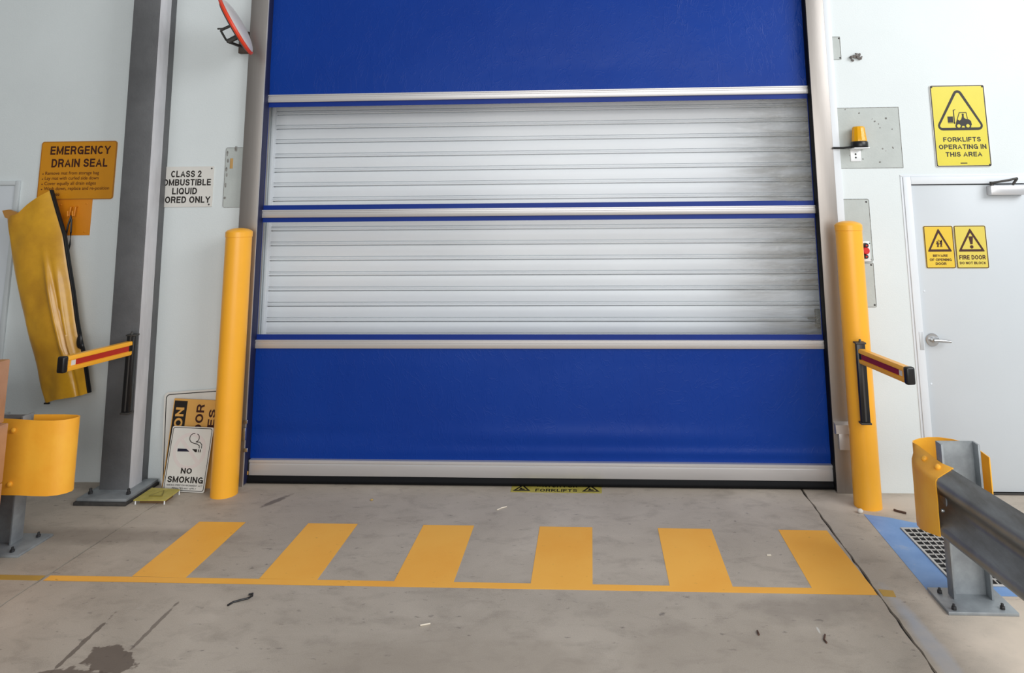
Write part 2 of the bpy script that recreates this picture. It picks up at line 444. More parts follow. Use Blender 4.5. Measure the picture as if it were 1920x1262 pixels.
def text(name, body, material, parent, cx, cz, w, h, y, bold=0.0, rot=0.0, ext=0.0004, M=None, left=False):
    """lettering fitted into a w x h box centred on (cx, cz) in the sign plane"""
    cu = bpy.data.curves.new(name, 'FONT'); cu.body = body; cu.size = 1.0; cu.offset = bold; cu.extrude = 0
    cu.align_x = 'CENTER'
    ob = bpy.data.objects.new('tmp', cu); COL.objects.link(ob)
    dg = bpy.context.evaluated_depsgraph_get(); dg.update()
    me = bpy.data.meshes.new_from_object(ob.evaluated_get(dg))
    bpy.data.objects.remove(ob); bpy.data.curves.remove(cu)
    xs = [v.co.x for v in me.vertices]; ys = [v.co.y for v in me.vertices]
    x0, x1, y0, y1 = min(xs), max(xs), min(ys), max(ys)
    sx = w / (x1 - x0); sy = h / (y1 - y0)
    T = Matrix.Diagonal((sx, sy, 1, 1)) @ Matrix.Translation((-(x0 + x1) / 2, -(y0 + y1) / 2, 0))
    T = Matrix.Translation((cx, cz, 0)) @ Matrix.Rotation(rot, 4, 'Z') @ T
    if M is None: M = Matrix.Translation((0, y - ext, 0)) @ XZ
    me.transform(M @ T)
    me.name = name; me.materials.clear(); me.materials.append(material)
    o = bpy.data.objects.new(name, me); COL.objects.link(o); o.parent = parent
    return o
# ---- heavy grotesque capitals drawn as strokes (centre lines in a unit box)
def ea(cx, cy, rx, ry, a0, a1, n=9):
    return [(cx + rx * math.cos(math.radians(a0 + (a1 - a0) * k / n)), cy + ry * math.sin(math.radians(a0 + (a1 - a0) * k / n))) for k in range(n + 1)]
GL = {
 'A': (.78, [[(0, 0), (.5, 1), (1, 0)], [(.2, .30), (.8, .30)]]),
 'B': (.72, [[(0, 0), (0, 1)], [(0, 1), (.6, 1)] + ea(.6, .76, .34, .24, 80, -80) + [(.6, .52), (0, .52)], [(.6, .52)] + ea(.62, .26, .38, .26, 80, -80) + [(.6, 0), (0, 0)]]),
 'C': (.76, [ea(.52, .5, .52, .5, 42, 318, 20)]),
 'D': (.74, [[(0, 0), (0, 1)], [(0, 1), (.42, 1)] + ea(.44, .5, .56, .5, 82, -82, 14) + [(.42, 0), (0, 0)]]),
 'E': (.66, [[(1, 1), (0, 1), (0, 0), (1, 0)], [(0, .52), (.92, .52)]]),
 'F': (.62, [[(1, 1), (0, 1), (0, 0)], [(0, .50), (.86, .50)]]),
 'G': (.80, [ea(.52, .5, .52, .5, 42, 330, 20), [(1, 0), (1, .46), (.56, .46)]]),
 'H': (.74, [[(0, 0), (0, 1)], [(1, 0), (1, 1)], [(0, .52), (1, .52)]]),
 'I': (.18, [[(.5, 0), (.5, 1)]]),
 'K': (.76, [[(0, 0), (0, 1)], [(1, 1), (.02, .36)], [(.34, .58), (1, 0)]]),
 'L': (.60, [[(0, 1), (0, 0), (1, 0)]]),
 'M': (.88, [[(0, 0), (0, 1)], [(1, 0), (1, 1)], [(.02, 1), (.5, .06), (.98, 1)]]),
 'N': (.74, [[(0, 0), (0, 1)], [(1, 0), (1, 1)], [(0, 1), (1, 0)]]),
 'O': (.82, [ea(.5, .5, .5, .5, 90, 450, 28)]),
 'P': (.70, [[(0, 0), (0, 1)], [(0, 1), (.58, 1)] + ea(.60, .73, .40, .27, 80, -80) + [(.58, .46), (0, .46)]]),
 'Q': (.82, [ea(.5, .5, .5, .5, 90, 450, 28), [(.62, .28), (1, -.04)]]),
 'R': (.74, [[(0, 0), (0, 1)], [(0, 1), (.58, 1)] + ea(.60, .74, .38, .26, 80, -80) + [(.58, .48), (0, .48)], [(.5, .48), (.78, .40), (.96, 0)]]),
 'S': (.70, [ea(.5, .755, .46, .245, 22, 265, 12) + ea(.5, .255, .5, .255, 85, -158, 12)]),
 'T': (.68, [[(0, 1), (1, 1)], [(.5, 0), (.5, 1)]]),
 'U': (.74, [[(0, 1), (0, .36)] + ea(.5, .36, .5, .36, 184, 356, 12) + [(1, .36), (1, 1)]]),
 'V': (.74, [[(0, 1), (.5, 0), (1, 1)]]), 'W': (1.0, [[(0, 1), (.25, 0), (.5, 1), (.75, 0), (1, 1)]]),
 'Y': (.76, [[(0, 1), (.5, .44), (1, 1)], [(.5, .46), (.5, 0)]]),
 '2': (.62, [ea(.48, .72, .48, .28, 165, -28, 10) + [(0, 0), (1, 0)]]),
 '-': (.40, [[(.05, .42), (.95, .42)]]),
}
def caps(name, body, material, parent, cx, cz, w, h, y, t=0.195, rot=0.0, M=None):
    """block capitals fitted into a w x h box centred on (cx, cz) of the sign plane"""
    bm = bmesh.new(); pen = 0.0
    for ch in body:
        if ch == ' ': pen += 0.36; continue
        gw, strokes = GL[ch]
        for si, stk in enumerate(strokes):
            P = [Vector((pen + t / 2 + px * (gw - t), t / 2 + pz * (1 - t))) for px, pz in stk]
            closed = (P[0] - P[-1]).length < 1e-5
            if closed: P = P[:-1]
            m = len(P); Lf, Rt = [], []
            for i, p in enumerate(P):
                a = P[i - 1] if (i > 0 or closed) else None
                b = P[(i + 1) % m] if (i < m - 1 or closed) else None
                d0 = (p - a).normalized() if a is not None else None
                d1 = (b - p).normalized() if b is not None else None
                if d0 is None: d0 = d1
                if d1 is None: d1 = d0
                n0 = Vector((-d0.y, d0.x)); n1 = Vector((-d1.y, d1.x)); mm = n0 + n1
                if mm.length < 1e-4: mm = n0
                mm.normalize(); k = min(1.0 / max(0.35, mm.dot(n0)), 1.7)
                q = p
                if not closed and a is None: q = p - d1 * (t / 2 if abs(d1.x) > abs(d1.y) * 3 or abs(d1.y) > abs(d1.x) * 1.2 else 0) * (1 if i == 0 else 0)
                if not closed and b is None: q = p + d0 * (t / 2 if abs(d0.x) > abs(d0.y) * 3 or abs(d0.y) > abs(d0.x) * 1.2 else 0)
                Lf.append(q + mm * k * t / 2); Rt.append(q - mm * k * t / 2)
            lv = [bm.verts.new((v.x, min(1.0, max(0.0, v.y)) if ch != 'Q' else v.y, si * 0.00025)) for v in Lf]
            rv = [bm.verts.new((v.x, min(1.0, max(0.0, v.y)) if ch != 'Q' else v.y, si * 0.00025)) for v in Rt]
            for i in range(m if closed else m - 1):
                j = (i + 1) % m
                bm.faces.new((rv[i], rv[j], lv[j], lv[i]))
        pen += gw + 0.13
    x0 = min(v.co.x for v in bm.verts); x1 = max(v.co.x for v in bm.verts)
    T = Matrix.Translation((cx, cz, 0)) @ Matrix.Rotation(rot, 4, 'Z') @ Matrix.Diagonal((w / (x1 - x0), h, 1, 1)) @ Matrix.Translation((-(x0 + x1) / 2, -0.5, 0))
    if M is None: M = Matrix.Translation((0, y - 0.0004, 0)) @ XZ
    bmesh.ops.transform(bm, matrix=M @ T, verts=bm.verts)
    me = bpy.data.meshes.new(name); bm.to_mesh(me); bm.free(); me.materials.append(material)
    o = bpy.data.objects.new(name, me); COL.objects.link(o); o.parent = parent
    return o
def rrect(x0, x1, z0, z1, r, n=6):
    out = []
    for cx, cz, a0 in ((x1 - r, z1 - r, 0), (x0 + r, z1 - r, 90), (x0 + r, z0 + r, 180), (x1 - r, z0 + r, 270)):
        for k in range(n + 1):
            a = math.radians(a0 + 90 * k / n); out.append((cx + r * math.cos(a), cz + r * math.sin(a)))
    return out
def rtri(pts, r, n=5):
    out = []
    m = len(pts)
    for i in range(m):
        p = Vector(pts[i]); a = (Vector(pts[i - 1]) - p).normalized(); b = (Vector(pts[(i + 1) % m]) - p).normalized()
        h = a.angle(b) / 2; d = r / math.tan(h)
        c = p + (a + b).normalized() * (r / math.sin(h))
        s = p + a * d - c; e = p + b * d - c
        a0 = math.atan2(s.y, s.x); a1 = math.atan2(e.y, e.x)
        da = (a1 - a0 + math.pi) % (2 * math.pi) - math.pi
        for k in range(n + 1):
            t = a0 + da * k / n; out.append((c.x + r * math.cos(t), c.y + r * math.sin(t)))
    return out
def circ(cx, cz, r, n=24, rz=None):
    return [(cx + r * math.cos(2 * math.pi * k / n), cz + (rz or r) * math.sin(2 * math.pi * k / n)) for k in range(n)]
def stroke(pts, w):
    """polyline -> outline loop of width w"""
    P = [Vector(p) for p in pts]; L_, R_ = [], []
    for i, p in enumerate(P):
        d = (P[min(i + 1, len(P) - 1)] - P[max(i - 1, 0)]).normalized(); nrm = Vector((-d.y, d.x)) * w / 2
        L_.append(tuple(p + nrm)); R_.append(tuple(p - nrm))
    return L_ + R_[::-1]
def panel(name, x0, x1, z0, z1, r, material, parent, y0=-0.003, y1=0.0, bev=0.0006):
    b = MB(); b.prism([(x, y0, z) for x, z in rrect(x0, x1, z0, z1, r)], (0, y1 - y0, 0), bev=0)
    return b.build(name, material, parent, local=True)

# ------------------------------------------------------------------ SETTING
YW_L, YW_R, Y_SH = -0.03, -0.06, 0.30      # wall faces left / right of the doorway, roller shutter plane
XO_L, XO_R, Z_TOP = -1.955, 1.965, 4.2

# floor: three slabs with ragged joints between
def slab(name, xl, xr, jl, jr, label):
    b = bmesh.new(); n = 150; y0, y1 = 0.55, -7.5
    rnd = random.Random(len(name))
    rows = []
    for i in range(n + 1):
        y = y0 + (y1 - y0) * i / n
        a = xl(y) + (rnd.uniform(-1, 1) * jl); c = xr(y) + (rnd.uniform(-1, 1) * jr)
        rows.append([b.verts.new((a, y, -0.05)), b.verts.new((a, y, 0)), b.verts.new((c, y, 0)), b.verts.new((c, y, -0.05))])
    for r, s in zip(rows, rows[1:]):
        for k in range(3): b.faces.new((r[k], r[k + 1], s[k + 1], s[k]))
    bmesh.ops.recalc_face_normals(b, faces=b.faces)
    if sum(f.normal.z for f in b.faces) < 0: bmesh.ops.reverse_faces(b, faces=b.faces)
    m = MB(); m.bm.free(); m.bm = b
    return m
jL = lambda y: -2.255 - 0.03 * (-y - 0.3)
jR = lambda y: 1.660 - 0.002 * (-y)
fl = thing('floor', 'grey concrete dock floor with two dark joints', 'floor', (0, 0, 0), kind='structure')
slab('left', lambda y: -6.0, lambda y: jL(y) - 0.005, 0, 0.004, '').build('floor_slab', CONC, fl)
slab('mid', lambda y: jL(y) + 0.005, lambda y: jR(y) - 0.006, 0.004, 0.004, '').build('floor_slab', CONC, fl)
hole = None
slab('right', lambda y: jR(y) + 0.006, lambda y: 6.0, 0.004, 0, '').build('floor_slab', CONC, fl)
MB().box(-6, 6, -7.5, 0.55, -0.07, -0.012).build('joint_filler', DARK, fl)

# walls
b = MB(); b.box(-5.2, XO_L, YW_L, 0.45, 0, 5.2)
tag(b.build('wall_left', WALL), 'white painted wall left of the blue roll door', 'wall', kind='structure')
tag(MB().box(-4.6, -4.35, -7.4, YW_L, 0, 5.2).build('shade_panel', mat('shade_panel_grey', rgb(120, 122, 122), 0.7, var=0.1, vscale=2)), 'unseen grey panel added left of the dock to shade the left wall', 'wall', kind='structure')  # unseen, added to block sky light from the far left wall
FD_X0, FD_X1, FD_Z = 2.462, 3.18, 1.862     # fire door leaf
fx0, fx1, fz1 = FD_X0 - 0.035, FD_X1 + 0.035, FD_Z + 0.035
b = MB(); b.box(XO_R, fx0, YW_R, 0.45, 0, 5.2); b.box(fx1, 5.2, YW_R, 0.45, 0, 5.2); b.box(fx0, fx1, YW_R, 0.45, fz1, 5.2)
tag(b.build('wall_right', WALL), 'bright white painted wall right of the blue roll door around the fire door', 'wall', kind='structure')
b = MB(); b.box(XO_L, XO_R, YW_L, 0.45, Z_TOP, 5.2)
tag(b.build('wall_header', WALL), 'white wall above the roll door opening', 'wall', kind='structure')

# personnel fire door
d1 = thing('door_1', 'white fire door with lever handle and two yellow warning signs, right of the roll door', 'door', ((FD_X0 + FD_X1) / 2, YW_R, 0), kind='structure')
b = MB()
for x0, x1, z0, z1 in ((fx0 - 0.02, FD_X0 - 0.006, 0, fz1 + 0.02), (FD_X1 + 0.006, fx1 + 0.02, 0, fz1 + 0.02), (FD_X0 - 0.006, FD_X1 + 0.006, FD_Z + 0.006, fz1 + 0.02)):
    b.box(x0, x1, YW_R - 0.012, YW_R + 0.10, z0, z1, 0.003)
b.box(fx0 - 0.034, fx0 - 0.02, YW_R - 0.005, YW_R + 0.01, 0, fz1 + 0.0195, 0.002)
b.box(fx0 - 0.034, fx1 + 0.034, YW_R - 0.005, YW_R + 0.01, fz1 + 0.02, fz1 + 0.034, 0.002)
b.build('door_frame', FRAMEP, d1)
MB().box(FD_X0 - 0.006, FD_X1 + 0.006, YW_R + 0.045, YW_R + 0.06, 0.0, FD_Z + 0.006).build('door_stop', BLACK, d1)
MB().box(FD_X0, FD_X1, YW_R + 0.004, YW_R + 0.044, 0.012, FD_Z, 0.002).build('door_leaf', LEAF, d1)
h = atY(1748, 637, YW_R)
yl = YW_R + 0.004
b = MB(); b.cyl((h.x, yl, h.z), (h.x, yl - 0.012, h.z), 0.040, 32); b.cyl((h.x, yl - 0.012, h.z), (h.x, yl - 0.045, h.z), 0.016, 20)
hp = b.build('door_handle', CHROME, d1)
MB().tube([(h.x - 0.008, yl - 0.043, h.z + 0.002), (h.x + 0.02, yl - 0.046, h.z + 0.002), (h.x + 0.06, yl - 0.046, h.z - 0.002), (h.x + 0.095, yl - 0.042, h.z - 0.005)], [0.011, 0.011, 0.009, 0.008], 12).build('lever', CHROME, hp)
c0 = atY(1851, 366, YW_R); c1 = atY(1916, 346, YW_R)
b = MB(); b.box(c0.x, c1.x, yl - 0.055, yl, c0.z, c0.z + 0.06, 0.006)
cl = b.build('door_closer', mat('closer_silver', rgb(214, 214, 216), 0.3, 0.6), d1)
b = MB(); b.tube([(c0.x + 0.005, yl - 0.05, c0.z + 0.076), (c0.x + 0.10, yl - 0.075, c0.z + 0.092), (c0.x + 0.165, yl - 0.06, c0.z + 0.105)], 0.007, 8)
b.tube([(c0.x + 0.165, yl - 0.06, c0.z + 0.105), (c0.x + 0.14, yl - 0.045, c0.z + 0.062)], 0.008, 8)
b.cyl((c0.x + 0.015, yl - 0.04, c0.z + 0.05), (c0.x + 0.015, yl - 0.04, c0.z + 0.085), 0.012, 12)
b.build('closer_arm', DGREY, cl)
s0 = atY(1719, 622, YW_R - 0.012); s1 = atY(1727, 656, YW_R - 0.012)
MB().box(FD_X0 - 0.036, FD_X0 - 0.012, YW_R - 0.015, YW_R - 0.010, s1.z, s0.z, 0.001).build('strike_plate', mat('strike', rgb(196, 200, 204), 0.4, 0.3), d1)
MB().box(fx0 - 0.03, FD_X1 + 0.03, YW_R - 0.012, YW_R + 0.05, 0.0, 0.008, 0.002).build('threshold', DGREY, d1)
for u, v in ((1733, 546), (1727, 720)):
    q = atY(u, v, yl); MB().sphere((max(q.x, FD_X0 + 0.02), yl, q.z), (0.006, 0.003, 0.007)).build('screw_cap', FRAMEP, d1)

# door at far left
q = atY(37, 343, YW_L)
d2 = thing('door_2', 'white door with thin grey outline at the far left behind the yellow bag', 'door', (q.x - 0.35, YW_L, 0), kind='structure')
MB().box(q.x - 0.75, q.x - 0.022, YW_L - 0.010, YW_L, 0.0, q.z - 0.02, 0.002).build('door_leaf', LEAF, d2)
b = MB(); b.box(q.x - 0.018, q.x + 0.012, YW_L - 0.018, YW_L, 0, q.z + 0.015, 0.003); b.box(q.x - 0.8, q.x - 0.018, YW_L - 0.018, YW_L, q.z - 0.015, q.z + 0.015, 0.003)
b.build('door_frame', mat('grey_frame', rgb(196, 202, 204), 0.5), d2)

# ------------------------------------------------------------------ RAPID ROLL DOOR
XL, XR = -1.878, 1.880
door = thing('rapid_roll_door', 'large blue fabric roll door with two clear window bands and grey rails', 'door', (0, 0, 0))
def sheet(x0, x1, z0, z1, nx, nz, fn, y=0.0):
    return [[(x0 + (x1 - x0) * i / nx, y + fn(x0 + (x1 - x0) * i / nx, z0 + (z1 - z0) * j / nz), z0 + (z1 - z0) * j / nz) for i in range(nx + 1)] for j in range(nz + 1)]
# upper fabric: gently billowed, with creases towards the right
def up(x, z):
    e = max(0.0, min(1.0, (z - 2.54) / 0.15))
    return e * (0.006 * math.sin(1.1 * x + 0.5) + 0.003 * math.sin(2.3 * x + 3 * z) + 0.004 * max(0, x) * math.sin(5 * x + 4 * z) * 0.5)
MB().loft(sheet(XL, XR, 2.53, Z_TOP, 120, 60, up), 0.002).build('fabric_panel', BLUE, door, smooth=60)
def low(x, z):
    e = max(0.0, min(1.0, (0.835 - z) / 0.1)) * max(0.0, min(1.0, (z - 0.14) / 0.04))
    bulge = 0.006 * math.exp(-((z - 0.30) / 0.05) ** 2) * math.sin(1.3 * x + 1) + 0.005 * math.exp(-((z - 0.20) / 0.025) ** 2) * (0.5 + 0.5 * math.sin(0.9 * x + 0.2))
    return e * (0.003 * math.sin(1.4 * x) - bulge * 1.3)
MB().loft(sheet(XL, XR, 0.10, 0.85, 120, 60, low), 0.002).build('fabric_panel', BLUE, door, smooth=60)
# window bands
WIN = ((1.772, 2.450), (0.921, 1.657))
WX0, WX1 = -1.853, 1.850
for (z0, z1), (rz0, rz1) in zip(WIN, ((1.735, 2.50), (0.88, 1.70))):
    b = MB()
    b.box(XL, XR, -0.002, 0.002, z1, rz1); b.box(XL, XR, -0.002, 0.002, rz0, z0)
    b.box(XL, WX0, -0.002, 0.002, z0, z1); b.box(WX1, XR, -0.002, 0.002, z0, z1)
    b.build('window_border', BLUED, door)
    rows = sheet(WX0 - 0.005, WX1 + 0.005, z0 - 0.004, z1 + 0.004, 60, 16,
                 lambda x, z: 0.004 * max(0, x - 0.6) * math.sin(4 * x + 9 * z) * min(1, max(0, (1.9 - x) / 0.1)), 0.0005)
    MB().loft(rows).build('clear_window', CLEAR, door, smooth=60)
# aluminium rails
for z0, z1 in ((2.483, 2.537), (1.688, 1.741), (0.834, 0.888)):
    h_ = z1 - z0
    prof = [(0.012, z0), (-0.014, z0), (-0.016, z0 + 0.003), (-0.016, z0 + h_ * 0.55), (-0.013, z0 + h_ * 0.60), (-0.013, z0 + h_ * 0.80),
            (-0.019, z0 + h_ * 0.84), (-0.019, z1 - 0.002), (-0.016, z1), (0.012, z1)]
    MB().prism([(XL + 0.005, y, z) for y, z in prof], (XR - XL - 0.010, 0, 0)).build('rail', ALU, door)
# bottom bar and rubber seal
prof = [(0.02, 0.052), (-0.028, 0.052), (-0.03, 0.056), (-0.03, 0.118), (-0.027, 0.122), (-0.027, 0.128), (-0.034, 0.132), (-0.034, 0.144), (-0.03, 0.147), (0.02, 0.147)]
MB().prism([(-1.845, y, z) for y, z in prof], (1.875 + 1.845, 0, 0)).build('bottom_bar', ALU, door)
prof = [(0.03, 0.003), (-0.01, 0.002), (-0.026, 0.004), (-0.036, 0.014), (-0.037, 0.026), (-0.03, 0.040), (-0.024, 0.053), (0.03, 0.053)]
MB().prism([(XL + 0.012, y, z) for y, z in prof], (XR - XL - 0.02, 0, 0)).build('bottom_seal', RUBBER, door, smooth=60)
b = MB(); b.box(-1.872, -1.846, -0.03, 0.0, 0.075, 0.147, 0.004); b.build('end_cap', BLACK, door)
MB().box(-1.873, -1.850, -0.034, 0.0, 0.054, 0.078, 0.003).build('end_tab', mat('orange_tab', rgb(190, 140, 60), 0.5), door)
# side tracks
TL0, TL1, TR0, TR1, YT = -1.985, -1.858, 1.858, 1.975, -0.075
for x0, x1, sgn in ((TL0, TL1, 1), (TR0, TR1, -1)):
    b = MB(); b.box(x0, x1, YT, 0.04, 0.0, Z_TOP, 0.003)
    tr = b.build('side_track', STEEL, door)
    xi = x1 if sgn > 0 else x0
    MB().box(xi - 0.001 if sgn > 0 else xi - 0.004, xi + 0.004 if sgn > 0 else xi + 0.001, YT + 0.006, 0.0, 0.01, Z_TOP, 0.001).build('brush_seal', RUBBER if sgn < 0 else mat('dark_blue_seal', rgb(22, 28, 66), 0.6), tr)
    if sgn > 0:
        MB().box(xi - 0.004, xi + 0.0015, YT - 0.002, YT + 0.004, 0.0, Z_TOP).build('track_lip', ALU, tr)
    xo = x0 if sgn > 0 else x1
    b = MB(); b.box(min(xo, xo - sgn * 0.045), max(xo, xo - sgn * 0.045), (YW_L if sgn > 0 else YW_R) - 0.012, 0.0 , 0.0, Z_TOP, 0.002)
    if sgn < 0: b.build('mounting_flange', FRAMEP, tr)
    else: b.bm.free()
    b = MB()
    for k in range(3):
        b.cyl(((x0 + x1) / 2 + sgn * 0.03, YT + 0.002, 0.012 + 0.0 * k), ((x0 + x1) / 2 + sgn * 0.03, YT - 0.004, 0.012), 0.006, 10)
    b.bm.free()
# sensor box low on the right track, latch low on the left track
a0 = atY(1567, 793, YT - 0.03); a1 = atY(1598, 845, YT - 0.03)
z0, z1 = a1.z, a0.z
b = MB(); b.prism([(a0.x - 0.004, YT, z1), (a0.x - 0.004, YT - 0.035, z1 - 0.012), (a0.x - 0.004, YT - 0.045, z1 - 0.06), (a0.x - 0.004, YT - 0.02, z1 - 0.066), (a0.x - 0.004, YT, z1 - 0.066)], (0.115, 0, 0))
b.box(a0.x + 0.016, a0.x + 0.1, YT - 0.025, YT, z0, z1 - 0.064, 0.003)
b.build('sensor_cover', mat('cover_grey', rgb(190, 186, 184), 0.4, 0.5), door)
b = MB()
for v in (790, 843):
    q = atY(459, v, YT); b.box(q.x - 0.004, q.x + 0.022, YT - 0.010, YT, q.z - 0.012, q.z + 0.010, 0.002)
q0 = atY(455, 815, YT); b.box(q0.x + 0.005, q0.x + 0.027, YT - 0.022, YT, q0.z - 0.03, q0.z + 0.045, 0.003)
b.build('track_latch', CHROME, door)

# ------------------------------------------------------------------ ROLLER SHUTTER behind the clear windows
sh = thing('roller_shutter', 'white slatted roller shutter seen through the clear windows of the blue roll door', 'shutter', (0, Y_SH, 0))
PITCH, ZREF = 0.1058, 2.433
unit = [(0.0002, 0.026), (0.0052, 0.026), (0.0054, 0.000), (0.0075, -0.006), (0.0130, -0.007), (0.0165, -0.004), (0.0170, 0.003), (0.0190, 0.003), (0.0195, -0.003),
        (0.0250, -0.004), (0.0268, -0.001), (0.0272, 0.016), (0.0325, 0.016), (0.0335, 0.001), (0.0400, 0.000), (0.0650, -0.003), (0.0850, -0.003), (0.1000, 0.000), (0.1054, 0.004), (0.1056, 0.026)]
rows = []
x0, x1 = -1.932, 2.02
k0 = -23
zs = []
for k in range(k0, 12):
    for dz, dy in unit:
        z = ZREF + PITCH * k + dz
        if 0.0 <= z <= 3.45: zs.append((z, Y_SH + dy))
nx = 40
for z, y in zs:
    rows.append([(x0 + (x1 - x0) * i / nx, y + 0.0012 * math.sin(1.7 * (x0 + (x1 - x0) * i / nx) + 9 * z), z) for i in range(nx + 1)])
MB().loft(rows).build('slat_curtain', SHUT, sh, smooth=25)
b = MB(); b.box(-2.02, -1.932, Y_SH - 0.035, Y_SH + 0.02, 0, 3.5, 0.003); b.box(-1.945, -1.928, Y_SH - 0.05, Y_SH - 0.02, 0, 3.5, 0.002)
b.build('guide_channel', WHITEP, sh)
b = MB(); b.box(2.0, 2.09, Y_SH - 0.035, Y_SH + 0.02, 0, 3.5, 0.003); b.build('guide_channel', WHITEP, sh)
q0 = atY(1529, 580, Y_SH - 0.04); q1 = atY(1543, 615, Y_SH - 0.04)
b = MB(); b.box(q0.x, q1.x, Y_SH - 0.06, Y_SH - 0.01, q1.z, q0.z, 0.006); b.cyl((q0.x - 0.05, Y_SH - 0.02, (q0.z + q1.z) / 2), (q0.x, Y_SH - 0.02, (q0.z + q1.z) / 2), 0.006, 10)
b.build('shutter_lock', mat('lock_grey', rgb(168, 168, 162), 0.5, 0.2), sh)
# back of the recess so no light leaks
b = MB(); b.box(XO_L - 0.12, XO_R + 0.15, 0.42, 0.45, 0, Z_TOP)
b.box(XO_L, XO_R, 0.05, 0.42, 3.3, 3.34)
tag(b.build('wall_back', WALL), 'closed white recess behind the roller shutter', 'wall', kind='structure')

# ------------------------------------------------------------------ STEEL COLUMN
col = thing('steel_column', 'grey painted steel building column standing left of the roll door', 'column', (-2.6, -0.13, 0))
lean = lambda z: -0.0125 * z
def leanbox(x0, x1, y0, y1, z0, z1):
    b = MB(); b.prism([(x0 + lean(z0), y0, z0), (x1 + lean(z0), y0, z0), (x1 + lean(z0), y1, z0), (x0 + lean(z0), y1, z0)], (lean(z1) - lean(z0), 0, z1 - z0), bev=0.003); return b
leanbox(-2.690, -2.505, -0.238, -0.110, 0.028, 5.1).build('front_section', COLM, col)
leanbox(-2.5045, -2.5015, -0.230, -0.112, 0.03, 5.1).build('lit_side_skin', COLM_LIT, col)  # thin added skin that gives the right side its painted lit tone
leanbox(-2.680, -2.512, -0.110, YW_L, 0.0, 5.1).build('rear_section', COLM, col)
b = MB(); b.box(-2.735, -2.425, -0.372, -0.06, 0.020, 0.036, 0.002); b.build('base_plate', GALV, col)
MB().box(-2.745, -2.418, -0.385, -0.055, 0.0, 0.020, 0.004).build('grout_pad', GROUT, col)
for x, y in ((-2.70, -0.30), (-2.46, -0.30), (-2.70, -0.12)):
    b = MB(); b.cyl((x, y, 0.036), (x, y, 0.050), 0.014, 6); b.cyl((x, y, 0.048), (x, y, 0.068), 0.008, 10); b.build('anchor_bolt', BOLTM, col)

# ------------------------------------------------------------------ BOLLARDS
def bollard(x, y, r, zt, label):
    t = thing('bollard', label, 'bollard', (x, y, 0))
    b = MB(); b.lathe([(r, 0), (r, zt - 0.035)], 64, Matrix.Translation((x, y, 0))); b.build('post', YEL, t)
    b = MB(); R = r + 0.003
    b.lathe([(R - 0.002, zt - 0.037), (R, zt - 0.035), (R, zt - 0.004), (R - 0.003, zt), (R * 0.85, zt + 0.008), (R * 0.6, zt + 0.016), (R * 0.3, zt + 0.021), (0.004, zt + 0.022)], 64, Matrix.Translation((x, y, 0)))
    b.build('cap', YEL, t)
    return t
b1 = bollard(-1.918, -0.190, 0.080, 1.605, 'tall yellow bollard with plain side, left of the roll door')
b2 = bollard(1.976, -0.245, 0.0775, 1.622, 'tall yellow bollard right of the roll door with black barrier bracket')

